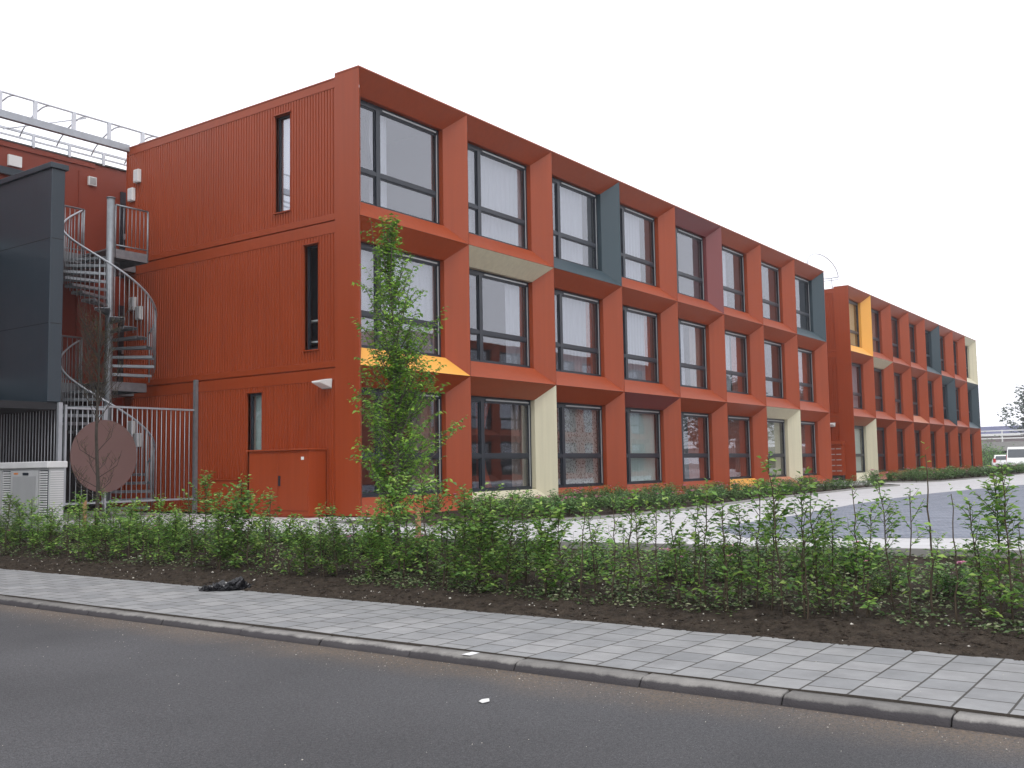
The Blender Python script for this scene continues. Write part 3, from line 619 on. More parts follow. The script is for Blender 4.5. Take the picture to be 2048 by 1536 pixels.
for (zlow,zhigh) in ((0,2.95),(2.95,5.93)):
    nst=15; dz=(zhigh-zlow)/(nst+1); da=(AE-AS)/nst
    for k in range(nst):
        z=zhigh-dz*(k+1); tread_mesh(z,AS+da*k,AS+da*(k+1.08)).build('tread',M['galv'],ST)
    # handrail and balusters
    pts=[];g=MB()
    for i in range(0,61):
        t=i/60; a=AS+(AE-AS-R(6))*t; z=zhigh-(zhigh-zlow-dz)*t+.98
        pts.append((0.98*math.cos(a),0.98*math.sin(a),z))
    MB().tube(pts,.024,8).build('handrail',M['galvlight'],ST)
    pts2=[(x,y,z-.98) for x,y,z in pts]
    nb=44
    for i in range(nb+1):
        t=i/nb; a=AS+(AE-AS-R(6))*t; z=zhigh-(zhigh-zlow-dz)*t
        x,y=0.98*math.cos(a),0.98*math.sin(a); g.tube([(x,y,z-.16),(x,y,z+.98)],.008 if i%11 else .018,5)
    g.build('balusters',M['galv'],ST)
    # landing
    g=MB(); zl=zhigh
    g.box(0.0,RT+.0,0.0,1.13,zl-.03,zl); g.box(.085,RT,-.012,0.0,zl-.2,zl+.0); g.box(RT,RT+.012,0,1.13,zl-.2,zl)
    g.build('landing',M['galv'],ST)
    if zhigh>5:
        railing((.12,.0),(RT-.01,.0),zl,n=8,h=1.0,parent=ST,name='landing_railing')
# canopy over the walkway
cn=empty('gallery_canopy',(0,0,0),'arched galvanised steel canopy frame above the rear walkway at left','canopy')
MB().box(-3.25,-.0,7.80,7.92,8.78,8.94).build('beam',M['galvlight'],cn)
MB().box(-12,-3.26,7.80,7.92,8.78,8.94).build('beam',M['galvlight'],cn)
for x in (-3.16,-2.36,-1.43,-.52,.39,-4.1,-5.0): MB().box(x-.04,x+.04,7.83,7.89,8.944,9.36).build('upright',M['canopy'],cn)
g=MB(); g.tube([(-9,7.87,9.37),(.9,7.87,9.37)],.022,6); g.build('top_rail',M['canopy'],cn)
g=MB(); g.box(-9,1.2,9.28,9.33,9.06,9.11); g.box(-9,1.2,9.33,9.36,8.93,8.97); g.build('rear_rails',M['canopy'],cn)
rib=[(7.87,9.37),(8.05,9.42),(8.25,9.43),(8.5,9.38),(8.75,9.29),(8.95,9.19),(9.12,9.08),(9.25,8.95)]
for x in (-4.6,-3.68,-2.9+.1,-1.97,-1.05,-.13,.8): 
    MB().tube([(x,y,z) for y,z in rib],.018,6).build('rib',M['canopy'],cn)
for x in (-5.2,-4.3,-3.36,-2.55,-1.62,-.70,.22): MB().box(x-.03,x+.03,9.25,9.31,8.76,9.055).build('rear_upright',M['canopy'],cn)
g=MB().tube([(-2.4,9.2,9.0),(-1.1,7.9,9.33)],.014,5); g.build('brace',M['canopy'],cn)
g=MB()
for (ya,za),(yb,zb) in zip(rib[:6],rib[1:6]): g.quad((-9,ya,za+.04),(.9,ya,za+.04),(.9,yb,zb+.04),(-9,yb,zb+.04))
sh=g.build('clear_sheet',M['sheet'],cn)
sm_=sh.modifiers.new('thick','SOLIDIFY'); sm_.thickness=.006
MB().box(-3.36,-3.26,7.80,7.90,0,8.78).build('post',M['tealwall'],cn)
# canopy over the gap
cg=empty('gap_canopy',(27.76,.0,0),'small arched canopy frame rising over the gap between the two blocks','canopy')
for yy in (.68,2.6,4.5):
    pts=[(2.05-2.05*math.cos(math.pi*i/20),yy,9.38+.68*math.sin(math.pi*i/20)) for i in range(21)]
    MB().tube(pts,.022,6).build('rib',M['canopy'],cg)
g=MB()
for x in (0,4.1):
    g.tube([(x,.66,9.38),(x,7.6,9.38)],.025,6); g.tube([(x,.66,9.27),(x,7.6,9.27)],.02,6)
    for yy in (1.0,3.5,6.5): g.tube([(x+(.12 if x>1 else -.1),yy,8.82),(x,yy,9.38)],.02,5)
g.build('rails',M['canopy'],cg)
# dark slate screen
sc=empty('slate_screen',(-3.5,5.05,0),'dark slate blue clad screen wall raised above the fence','screen wall')
g=MB(); g.box(0,.28,0,9,2.35,7.02); g.build('cladding',M['tealwall'],sc,bevel=.01)
g=MB(); g.box(-.05,.33,-.05,9.05,7.02,7.13); g.build('coping',M['tealwall'],sc,bevel=.01)
g=MB()
for z in (5.6,3.9): g.box(-.004,-.001,0.02,9,z,z+.014); g.box(0.02,.26,-.004,-.001,z,z+.014)
g.build('joint',M['dark'],sc)
g=MB(); g.box(-8,0.27,-0.0+.03,3.9,2.2,2.34); g.build('shade_slab',M['dark'],sc)  # slab added to keep the space below the screen dark
# dim strip light under slab
# fence
fn=empty('steel_bar_fence',(-3.24,5.05,0),'galvanised vertical bar fence with gate in front of the spiral staircase','fence')
def barpanel(x0,x1,y,z0,z1,gap,name,parent,axis='x',extra=None):
    g=MB()
    P=(lambda t:(t,y)) if axis=='x' else (lambda t:(y,t))
    for zz in [z0,z1]+([extra] if extra else []):
        a,b=P(x0),P(x1); g.box(min(a[0],b[0])-.02*(axis=='y'),max(a[0],b[0])+.02*(axis=='y'),min(a[1],b[1])-.02*(axis=='x'),max(a[1],b[1])+.02*(axis=='x'),zz-.02,zz+.02)
    n=round((x1-x0)/gap)
    for i in range(1,n): a=P(x0+(x1-x0)*i/n); g.tube([(a[0],a[1],z0+.02),(a[0],a[1],z1-.02)],.009,6)
    return g.build(name,M['galvlight'],parent)
barpanel(1.02,3.14,0,.34,2.3,.115,'fence_panel',fn)
gt=barpanel(.12,.98,0,.34,2.24,.115,'gate',fn)
MB().box(.10,.14,-.03,.03,.3,2.3).box(.94,.98,-.03,.03,.3,2.3).build('gate_frame',M['galvlight'],gt)
barpanel(.06,8,0,.34,2.3,.115,'fence_panel',fn,axis='y')
MB().box(-.04,.04,-.04,.04,0,2.34).build('post',M['galvlight'],fn)
MB().box(.985,1.015,-.03,.03,0,2.32).build('post',M['galvlight'],fn)
MB().box(3.145,3.225,-.04,.04,0,2.98).build('post',M['galv'],fn)
dc=empty('round_plate',(-2.31,4.97,1.28),'large round mauve brown plate mounted on the bar fence','plate')
g=MB(); n=64; pts=[(.735*math.cos(2*math.pi*i/n),.735*math.sin(2*math.pi*i/n)) for i in range(n)]
g.f.append(tuple(range(n))); g.f.append(tuple(range(2*n-1,n-1,-1))); g.m+=[0,0]; g.sm+=[False,False]
g.v=[(x,-.012,z) for x,z in pts]+[(x,.012,z) for x,z in pts]
for i in range(n): j=(i+1)%n; g.f.append((i,j,n+j,n+i)); g.m.append(0); g.sm.append(True)
g.build('disc',M['discm'],dc,bevel=.003)
g=MB()
for (x,z) in ((-.5,.35),(.5,.35),(-.5,-.35),(.5,-.35)): g.box(x-.03,x+.03,.012,.07,z-.03,z+.03)
g.build('bracket',M['galv'],dc)
# white boxes on the end wall
def white_box(y,z,label,top=False):
    o=empty('wall_light',(0,y,z),label,'wall light','white box lights beside the staircase')
    MB().box(-.09,.0,-.10,.10,-.16,.16).build('housing',M['white'],o,bevel=.01)
    MB().box(-.102,-.091,-.08,.08,-.13,.13).build('cover',M['cablid'],o)
white_box(7.63,7.66,'lower white box light high on the red end wall near the roof'); white_box(7.40,8.08,'upper white box light just under the roof on the red end wall')
white_box(7.52,4.97,'white box light on the red wall behind the middle of the staircase'); white_box(7.25,4.72,'white box light lower beside the middle staircase landing')
white_box(7.5,2.0,'white box light on the red wall seen through the fence bars'); white_box(7.25,1.7,'lowest white box light seen through the fence bars')
# bulkhead lamp
def wedge_lamp(loc,label,sc=1):
    o=empty('wall_lamp',loc,label,'wall lamp','wedge lamps on the red walls')
    g=MB(); s=sc
    top=[(-.01,-.17),(-.30,-.13),(-.30,.13),(-.01,.17)]
    n=len(g.v); g.v+=[(x*s,y*s,.075*s if i in(0,3) else .02*s) for i,(x,y) in enumerate(top)]+[(-.01*s,-.15*s,-.11*s),(-.30*s,-.11*s,-.015*s),(-.30*s,.11*s,-.015*s),(-.01*s,.15*s,-.11*s)]
    for q in ((0,1,2,3),(4,7,6,5),(0,4,5,1),(1,5,6,2),(2,6,7,3),(3,7,4,0)): g.f.append(tuple(n+i for i in q)); g.m.append(0); g.sm.append(False)
    g.build('shade',M['white'],o,bevel=.012)
    MB().box(-.012,.0,-.14*s,.14*s,-.12*s,.08*s).build('wall_plate',M['strip'],o)
wedge_lamp((0.0,.93,2.66),'white wedge shaped lamp on the near end wall beside the corner column')
wedge_lamp((31.83,1.25,2.60),'small white wedge lamp on the far block above the mailboxes',1.0)
# service cabinet
cb=empty('service_cabinet',(-.03,.93,0),'tall red double door service cabinet against the end wall','cabinet')
g=MB(); g.box(-.45,0,0,1.78,.03,1.32); body=g.build('body',M['redwall'],cb,bevel=.006)
for a,b in ((.03,.87),(.88,1.73)):
    d=MB().box(-.468,-.451,a,b,.14,1.27).build('door',M['redwall'],cb,bevel=.004)
    if a<.5: MB().box(-.50,-.469,b-.07,b-.04,.62,.82).build('handle',M['frame'],d)
MB().box(-.50,.0,-.03,1.82,1.322,1.352).build('top_flashing',M['red'],cb,bevel=.004)
MB().box(-.472,-.4685,.12,.20,1.13,1.19).build('sticker',M['white'],cb)
MB().box(-.455,-.0,.0,1.78,.0,.028).build('plinth',M['darkred'],cb)
lc=empty('meter_box',(-.02,3.52,0),'low plain red box against the end wall left of the slit window','cabinet')
MB().box(-.12,0,0,.98,.05,.74).build('body',M['redwall'],lc,bevel=.006)
MB().box(-.145,0,-.02,1.0,.742,.765).build('lid',M['redwall'],lc)
# mailboxes on far block
mb=empty('mailboxes',(31.84,.72,0),'red bank of mailboxes with five rows of slots on the far block','mailboxes')
MB().box(-.36,0,0,.62,.28,1.68).build('housing',M['redwall'],mb,bevel=.008)
MB().box(-.44,0,-.03,.65,1.682,1.83).build('hood',M['red'],mb,bevel=.008)
for i in range(5):
    for j in range(2):
        fl=MB().box(-.366,-.3605,.03+j*.29,.30+j*.29,.33+i*.25,.53+i*.25).build('mailbox_door',M['redwall'],mb)
        MB().box(-.376,-.367,.05+j*.29,.28+j*.29,.46+i*.25,.495+i*.25).build('slot',M['strip'],fl)
MB().box(-.33,0,.03,.59,0,.279).build('stand',M['dark'],mb)
# electric cabinet left
ec=empty('electric_cabinet',(-4.5,3.18,-.08),'pale grey louvred utility cabinet behind the hedge at left','cabinet')
g=MB(); g.box(0.02,.30,0,3.2,0,1.12); g.build('body',M['cabinet'],ec,bevel=.01)
MB().box(-.04,.34,-.04,3.25,1.122,1.24).build('lid',M['cablid'],ec,bevel=.015)
def louv(y0,y1):
    MB().box(.004,.0195,y0,y1,.05,1.08).build('louvre_backing',M['frame'],ec)
    g=MB(); n=24
    for i in range(n): z=.05+i*(1.03/n); g.box(-.016,.003,y0,y1,z,z+.026)
    return g.build('louvres',M['cablid'],ec)
g=MB()
for i in range(26): z=.05+i*(1.03/26); g.box(.04,.28,-.016,-.001,z,z+.024)
g.build('end_louvres',M['cablid'],ec)
louv(.02,.26); louv(1.27,1.52); louv(1.72,1.95)
MB().box(-.018,.019,.30,1.24,.06,1.08).build('door',M['cabinet'],ec,bevel=.006)
MB().box(-.026,-.0185,.37,1.15,.12,.98).build('door_panel',mat('grey_door_panel',(.33,.335,.34),.6),ec)
MB().box(-.03,-.0185,.62,.80,1.0,1.045).build('handle',M['frame'],ec)
MB().box(-.022,-.0185,.98,1.12,1.015,1.045).build('sticker',M['orange'],ec)
MB().box(-.014,.019,1.56,1.68,.03,1.10).build('pilaster',M['cabinet'],ec)
louv(2.5,2.75); MB().box(-.018,.019,2.0,2.46,.06,1.08).build('door',M['cabinet'],ec)
#VEG
exec_marker=0
# =============================================================== VEGETATION
def rnd(a,b): return random.uniform(a,b)
def rdir(up=0.0):
    a=rnd(0,2*math.pi); return Vector((math.cos(a),math.sin(a),up))
def leafy(fg,p0,d,L,step,ls,lw,droop=.1,start=.15,flat=.75):
    n=max(2,int(L*(1-start)/step)); p0=Vector(p0)
    for i in range(n+1):
        t=start+(1-start)*i/n; p=p0+d*(L*t); 
        side=d.cross(Vector((0,0,1)))
        if side.length<.05: side=rdir()
        side.normalize(); sg=1 if i%2 else -1
        ld=(side*sg*rnd(.6,1.1)+d*rnd(.2,.9)+Vector((rnd(-.3,.3),rnd(-.3,.3),rnd(-.5,.25)-droop))).normalized()
        nr=(Vector((0,0,1))*flat+Vector((rnd(-1,1),rnd(-1,1),rnd(-.2,.6)))*.55).normalized()
        s=rnd(.65,1.15); fg.leaf(p,ld,nr,ls*s,lw*s)
def sapling(h,seed,dens=1.0,bare=.12,stems=1,spread=.30,ls=.064):
    random.seed(seed); st=MB(); fg=MB()
    for k in range(stems):
        x,y=(0,0) if k==0 else (rnd(-.05,.05),rnd(-.05,.05)); pts=[(x,y,-.05)]; hh=h*(1 if k==0 else rnd(.5,.85)); n=9
        dx,dy=rnd(-.07,.07),rnd(-.07,.07)
        for i in range(1,n+1):
            t=i/n; x+=rnd(-.018,.018)+dx*hh/n; y+=rnd(-.018,.018)+dy*hh/n; pts.append((x,y,hh*t))
        st.tube(pts,[.0075*(1-.75*i/n)+.0012 for i in range(n+1)],5)
        z=hh*bare; 
        while z<hh*.97:
            t=z/hh; f=t*n; i=int(f); q=Vector(pts[i]).lerp(Vector(pts[min(n,i+1)]),f-i)
            prof=(.55+.45*math.sin(t*3.0+.2)) if t<.9 else .35
            if random.random()<.93*dens:
                L=spread*prof*rnd(.45,1.15); d=(rdir(rnd(.25,1.0)+.8*t)).normalized()
                mid=q+d*L*.5+Vector((0,0,.01)); e=q+d*L+Vector((rnd(-.02,.02),rnd(-.02,.02),rnd(-.03,.03)))
                st.tube([tuple(q),tuple(mid),tuple(e)],[.0032,.0022,.001],4,cap=False)
                leafy(fg,q,(e-q).normalized(),L*1.05,.023,ls,ls*.6)
                if L>.14 and random.random()<.7:
                    d2=(d+rdir(.3)*.8).normalized(); L2=L*rnd(.35,.6); st.tube([tuple(mid),tuple(mid+d2*L2)],[.0018,.0008],4,cap=False); leafy(fg,mid,d2,L2,.026,ls*.95,ls*.55)
            z+=rnd(.012,.036)/max(.3,dens)
        leafy(fg,pts[-2],(Vector(pts[-1])-Vector(pts[-2])).normalized(),.16,.028,ls*.8,ls*.45)
    return st,fg
HG='young beech hedge saplings along the pavement'
variants=[]
specs=[(1.05,1.0,.06,1,.27),(.95,.72,.12,2,.25),(1.2,.78,.12,1,.24),(.8,1.1,.04,2,.30),(1.1,.55,.14,1,.24),(.7,1.05,.04,1,.30),(1.0,1.0,.06,2,.32),(.9,.3,.25,1,.20),(1.0,.62,.10,1,.25),(1.05,.68,.20,2,.22),(.95,.75,.08,1,.28)]
for i,(h,d_,b_,s_,sp) in enumerate(specs):
    variants.append((h,)+tuple(m for m in sapling(h,100+i,d_,b_,s_,sp)))
protos=[]
placed={}
def place_sapling(vi,x,y,h,rz,label,first=None):
    z=soil_z(x,y)-.01
    sc=h/variants[vi][0]
    if vi not in placed:
        o=empty('beech_sapling',(x,y,z),label,'sapling',HG,rz)
        variants[vi][1].build('stem',M['bark'],o); variants[vi][2].build('foliage',M['beech'],o); o.scale=(sc**.7,sc**.7,sc); placed[vi]=o; return o
    return copy_thing(placed[vi],(x,y,z),rz,(sc**.7,sc**.7,sc),label,HG)
def px_y(px,X):   # y on plane x=X seen under image column px (photo pixels), a builder's survey aid
    d=fw+rr*((px-1024)/F); return CAM.y+d.y*(X-CAM.x)/d.x
# front row surveyed from the photo: (px, top height above datum z, variant, label)
front=[(20,.70,0),(45,.55,5),(75,.62,6),(105,.5,3),(140,.55,1),(165,.72,0),(190,.45,3),(218,.78,4),(240,.62,6),(265,.55,5),(290,.6,1),(322,.68,0),(350,.5,3),(385,.7,1),(412,.86,0),(440,.62,6),(470,.74,3),(500,.55,5),(540,.6,1),(580,.3,5),(612,.30,3),(640,.42,1),(672,.46,6),(705,.3,5),(745,.40,3),(765,.55,0),(800,.80,6),(850,.82,0),(880,.72,1),(915,.66,6),(950,.62,3),(985,.6,0),(1010,.6,6),(1045,.52,1),(1085,.50,3),(1110,.44,5),(1150,.55,4),(1178,.5,1),(1215,.55,6),(1240,.58,0),(1275,.6,2),(1305,.5,3),(1340,.55,1),(1372,.62,4),(1400,.66,0),(1440,.55,1),(1470,.50,6),(1495,.66,3),(1525,.7,2),(1552,.94,2),(1590,.72,1),(1618,.78,0),(1650,.55,3),(1690,.66,6),(1720,.50,5),(1768,.74,2),(1800,.66,4),(1845,.93,7),(1890,.62,7),(1935,.55,6),(1975,.78,0),(2000,.84,2),(2035,.4,3),(2070,.6,0),(2110,.6,1),(2160,.7,6),(-30,.6,0),(-70,.6,1),(-110,.6,6)]
special={1552:'tallest leafy beech sapling of the hedge, in front of the cream ground floor panel',1845:'tall nearly bare beech sapling with a thin crooked leader at right',1975:'dense tall beech sapling near the right edge of the photo',
 412:'tall bright beech sapling rising in front of the red end wall',850:'leafy beech sapling right of the upright street tree',2000:'second tall beech sapling near the right edge, thin top',1768:'tall beech sapling with one sided leafy top before the brick paving',1890:'sparse beech sapling with a bare thin leader before the brick paving'}
random.seed(11)
rh=random.Random(5)
front=sorted(front); nvis=0
ORD=lambda n: f"{n}{'th' if 10<=n%100<=20 else {1:'st',2:'nd',3:'rd'}.get(n%10,'th')}"
for (px,zt,vi) in front:
    if px>0: nvis+=1
    lab=f'{ORD(nvis)} beech sapling of the front row counted from the left edge of the photo' if px>0 else 'green beech sapling of the front row beyond the left edge'
    X=-5.36+rh.uniform(-.14,.14); 
    if px>1700: X=-5.2+rh.uniform(-.14,.14)
    if px>1150 and vi in (0,3,5,6) and px not in (1975,): vi=rh.choice([8,9,10,1])
    y=px_y(px,X); z0=soil_z(X,y); h=max(.42,(zt-(.12 if px<400 else 0)-z0)*1.04)
    place_sapling(vi,X,y,h,rh.uniform(0,6.28),special.get(px,lab))
# second, lower row
y=-12.8; k=0
while y<6:
    X=-4.75+rh.uniform(-.2,.2); h=rh.uniform(.35,.75) if y<-6 else (rh.uniform(.35,.55) if y<-2.2 else rh.uniform(.4,.62))
    place_sapling(rh.choice([3,5,6,1,0]) if y>-7 else rh.choice([8,9,10,5]),X,y,h,rh.uniform(0,6.28),'lower beech sapling in the second row of the hedge behind the front one')
    y+=rh.uniform(.32,.55) if y>-7 else rh.uniform(.34,.6)
# street trees ------------------------------------------------------
def leafy_tree():
    random.seed(21); st=MB(); fg=MB(); H=4.3
    pts=[];x=y=0
    for i in range(13):
        t=i/12; x=.05*math.sin(t*5); y=.10*t+.04*math.sin(t*7); pts.append((x,y,H*.95*t))
    st.tube(pts,[.042*(1-t/12*.9)+.003 for t in range(13)],8)
    def halfw(z):  # crown half width by height
        tb=[(.5,.36),(.8,.42),(1.1,.48),(1.5,.50),(1.9,.44),(2.3,.38),(2.8,.50),(3.2,.46),(3.5,.26),(3.8,.15),(4.2,.10),(4.55,.04)]
        for (a,wa),(b,wb) in zip(tb,tb[1:]):
            if a<=z<=b: return wa+(wb-wa)*(z-a)/(b-a)
        return .1
    for i in range(190):
        z=.34+(i/190)**.92*3.55
        if z>2.5 and random.random()<.45: continue
        z+=rnd(-.06,.08); t=min(11.99,z/(H*.95)*12); q=Vector(pts[int(t)]).lerp(Vector(pts[min(12,int(t)+1)]),t-int(t))
        L=rnd(.35,.75); hw=halfw(min(4.5,z+L*.6))*rnd(.55,1.2); a=rnd(0,6.28)
        if random.random()<.12 and z<3.4: hw*=1.5
        e=q+Vector((math.cos(a)*hw,math.sin(a)*hw,L)); mid=q.lerp(e,.5)+Vector((math.cos(a),math.sin(a),0))*hw*.12
        if e.z>4.3: e.z=4.3
        st.tube([tuple(q),tuple(mid),tuple(e)],[.009,.006,.002],5,cap=False)
        d=(e-q).normalized(); Lb=(e-q).length
        n=int(Lb/.065)
        for j in range(1,n+1):
            p=q.lerp(e,j/n); dd=(rdir(rnd(-.3,.7))+d*.6).normalized(); l=rnd(.08,.2)*(1 if z<3.2 else .8)
            st.tube([tuple(p),tuple(p+dd*l)],[.0022,.001],3,cap=False)
            leafy(fg,p,dd,l,.028,.072,.040,droop=.35)
        leafy(fg,q,d,Lb,.035,.066,.038,droop=.3,start=.3)
    # two leaders at the top
    for (dx,dy,zz) in ((-.0,.34,4.38),(.0,.02,4.30)):
        b=Vector(pts[8]); e=Vector((dx,dy+.1,zz)); st.tube([tuple(b),tuple(b.lerp(e,.5)+Vector((0,dy*.3,0))),tuple(e)],[.012,.007,.002],5,cap=False)
        for j in range(26):
            p=b.lerp(e,.35+.65*j/26)+Vector((0,dy*.3*(1-abs(.5-(.35+.65*j/26))*2),0)); dd=rdir(rnd(-.2,.8)).normalized(); leafy(fg,p,dd,rnd(.06,.16),.032,.06,.034,droop=.3)
    return st,fg
TX,TY=-4.35,-4.92
st,fg=leafy_tree()
t1=empty('street_tree',(TX,TY,-.12),'slender upright young street tree in full green leaf before the building corner','tree',rz=0)
st.build('trunk',M['barkgrey'],t1); fg.build('crown',M['hornbeam'],t1)
random.seed(31); st=MB(); fg=MB()
pts=[(.02*math.sin(i),.015*math.cos(i*1.7),i*.43-.02) for i in range(10)]
st.tube(pts,[.034*(1-i/11)+.004 for i in range(10)],8)
for i in range(66):
    z=rnd(.6,3.3) if i<14 else rnd(1.9,3.3)
    q=Vector((0,0,z)); a=rnd(0,6.28); hw=rnd(.12,.50) if i>=14 else rnd(.25,.5); L=rnd(.5,1.2)
    if i<14: hw*=.9; L=rnd(.3,.6)
    e=q+Vector((math.cos(a)*hw,math.sin(a)*hw,min(L,4.25-z))); mid=q.lerp(e,.45)+Vector((math.cos(a),math.sin(a),0))*hw*.35
    st.tube([tuple(q),tuple(mid),tuple(e)],[.007,.0045,.002],5,cap=False)
    for j in range(11):
        p=q.lerp(e,.3+.7*j/16)+Vector((math.cos(a),math.sin(a),0))*hw*.15; d=(rdir(1.2)).normalized(); l=rnd(.06,.22)
        st.tube([tuple(p),tuple(p+d*l)],[.003,.0015],3,cap=False)
        for q2 in range(3):
            if random.random()<.75: fg.leaf(p+d*l*rnd(.2,1),rdir(rnd(-.2,.8)).normalized(),rdir(1).normalized(),rnd(.018,.032),.014)
t2=empty('bare_street_tree',(-4.3,2.0,-.12),'slender bare street tree just coming into bud before the round plate','tree')
st.build('trunk',M['darkbark'],t2); fg.build('crown',M['bud'],t2)
def stake(x,y,h,label):
    o=MB().tube([(0,0,-.2),(0,0,h)],[.035,.035],10).build('tree_stake',M['stake'],loc=(x,y,-.15)); tag(o,label,'stake','wooden stakes by the street trees')
stake(-4.35,-5.27,.58,'brown wooden stake right of the leafy street tree'); stake(-4.3,-4.55,.45,'brown wooden stake left of the leafy street tree'); stake(-4.3,2.35,.62,'brown wooden stake left of the bare street tree')
# roses ------------------------------------------------------------
def rosebush(seed,h=.36,w=.36,nl=300,fl=3):
    random.seed(seed); st=MB(); fg=MB(); fw_=[]
    for i in range(12):
        a=rnd(0,6.28); r=rnd(.2,1)*w; e=Vector((math.cos(a)*r,math.sin(a)*r,h*rnd(.55,1))); st.tube([(0,0,-.02),tuple(e*.5+Vector((0,0,.04))),tuple(e)],[.005,.004,.002],4,cap=False)
        for j in range(nl//12):
            t=rnd(.35,1.05); p=e*t+Vector((rnd(-.07,.07),rnd(-.07,.07),rnd(-.05,.05))); p.z=max(.03,p.z)
            fg.leaf(p,rdir(rnd(-.4,.5)).normalized(),(Vector((rnd(-.6,.6),rnd(-.6,.6),1))).normalized(),rnd(.035,.065),rnd(.026,.042))
        if i<fl:
            f1=MB(); p=e+Vector((0,0,.03))
            for k in range(7):
                a2=k*2*math.pi/7; d=Vector((math.cos(a2),math.sin(a2),.5)).normalized(); f1.leaf(p,d,Vector((0,0,1)),.042,.038)
            for k in range(4):
                a2=k*2*math.pi/4+.3; d=Vector((math.cos(a2)*.5,math.sin(a2)*.5,.8)).normalized(); f1.leaf(p,d,Vector((0,0,1)),.03,.025)
            fw_.append(f1)
    return st,fg,fw_
def inside(p,poly):
    x,y=p; c=False; n=len(poly)
    for i in range(n):
        (xa,ya),(xb,yb)=poly[i],poly[(i+1)%n]
        if (ya>y)!=(yb>y) and x<(xb-xa)*(y-ya)/(yb-ya)+xa: c=not c
    return c
rv_=[rosebush(200+i,h,w,n,f) for i,(h,w,n,f) in enumerate([(.34,.36,330,3),(.40,.38,350,0),(.30,.34,300,2),(.38,.40,360,1),(.26,.32,260,0)])]
rproto={}
def place_rose(vi,x,y,rz,sc,label,group):
    if vi not in rproto:
        o=empty('rose_bush',(x,y,.0),label,'shrub',group,rz); a,b,c=rv_[vi]
        a.build('stem',M['bark'],o); b.build('foliage',M['rose'],o)
        for f1 in c: f1.build('flower',M['pinkflower'],o)
        o.scale=(sc,)*3; rproto[vi]=o; return
    copy_thing(rproto[vi],(x,y,0),rz,(sc,)*3,label,group)
rq=random.Random(9)
x=.9
while x<23.6:
    for y0 in (-.65,-1.3,-1.95,-2.6,-3.25,-3.85):
        xx=x+rq.uniform(-.18,.18); yy=y0+rq.uniform(-.15,.15)
        if not inside((xx,yy-.25),bed1): continue
        if x>8 and y0 in(-1.3,-2.6) : continue
        if x<1.4 and y0>-2: continue
        place_rose(rq.randrange(5),xx,yy,rq.uniform(0,6.28),rq.uniform(.85,1.15),'low rose bush in the planting bed in front of the near block','rose bushes in the near planting bed')
    x+=.62 if x<8 else .85
x=28.6
while x<83:
    for y0 in (-1.3,-2.3,-3.1):
        xx=x+rq.uniform(-.3,.3); yy=y0+rq.uniform(-.2,.2)
        if not inside((xx,yy),bed2): continue
        place_rose(rq.randrange(5),xx,yy,rq.uniform(0,6.28),rq.uniform(1.3,1.6),'low rose bush in the planting bed before the far block','rose bushes in the far planting bed')
    x+=1.3 if x<60 else 1.8
y=-13.0
while y<5.2:
    for X0_ in (-4.6,-4.15):
        X=X0_+rq.uniform(-.14,.14); yy=y+rq.uniform(-.2,.2)
        if abs(yy+4.9)<.25 or (X>near_edge(yy)-.2): continue
        if X>-4.65 and yy>2.4: continue
        if rq.random()<(.55 if yy<-6 else .25): continue
        vi=rq.randrange(5); o_=copy_thing(rproto[vi],(X,yy,soil_z(X,yy)-.02),rq.uniform(0,6.28),(rq.uniform(.75,1.05),)*3,'low leafy shrub on the soil behind the hedge saplings, before the pale path','low shrubs behind the hedge saplings')
        o_.name='low_shrub'
        o_['category']='shrub'
    y+=.42
# soil litter: ground leaves and pale chips
random.seed(77); g=MB()
for i in range(21000):
    y=rnd(-13,8) if i%2 else rnd(-13,-5); x=rnd(-5.6,near_edge(y)-.05)
    if noise.noise(Vector((x*1.5,y*1.5,9)))<-.15: continue
    z=soil_z(x,y)+rnd(.0,.14)*random.random(); g.leaf(Vector((x,y,z)),rdir(rnd(-.2,.5)).normalized(),rdir(1.2).normalized(),rnd(.025,.06),rnd(.015,.035))
tag(g.build('ground_cover',M['weed']),'low scattered weeds and fallen leaves on the hedge soil','ground cover',kind='stuff')
g=MB()
def stone(g,x,y,z,r):
    n=len(g.v); vs=[(1,0,0),(-1,0,0),(0,1,0),(0,-1,0),(0,0,.6),(0,0,-.5),(.6,.6,.3),(-.6,.5,.3)]
    for v in vs[:6]: k=rnd(.6,1.2)*r; g.v.append((x+v[0]*k,y+v[1]*k,z+v[2]*k))
    for f in ((0,2,4),(2,1,4),(1,3,4),(3,0,4),(2,0,5),(1,2,5),(3,1,5),(0,3,5)): g.f.append(tuple(n+i for i in f)); g.m.append(0); g.sm.append(False)
for i in range(900):
    y=rnd(-13.5,7); x=rnd(-6.05,near_edge(y)-.05); stone(g,x,y,soil_z(x,y)+.003,rnd(.004,.014) if random.random()<.94 else rnd(.015,.03))
for i in range(260):
    y=rnd(-13.5,6); x=rnd(-7.7,-6.1); 
    if random.random()<.5: x=-6.15-abs(rnd(0,.15))
    stone(g,x,y,-.492,rnd(.002,.005))
for i in range(1300):
    y=rnd(-13.5,6); x=-7.9-abs(random.gauss(0,.25 if i%3 else 1.8)); stone(g,x,y,-.578,rnd(.0015,.0045) if i%25 else rnd(.004,.008))
tag(g.build('gravel_chips',M['chip']),'pale stone chips scattered over soil and gutter','gravel',kind='stuff')
g=MB()
for i in range(6500):
    y=rnd(-13.5,7); x=-6.12+abs(random.gauss(0,.8)); x=min(x,near_edge(y)-.05); stone(g,x,y,soil_z(x,y)+.002,rnd(.006,.02) if i%5 else rnd(.015,.042))
tag(g.build('soil_clods',M['soil']),'dark crumbly soil clods in the hedge bed','soil',kind='stuff')
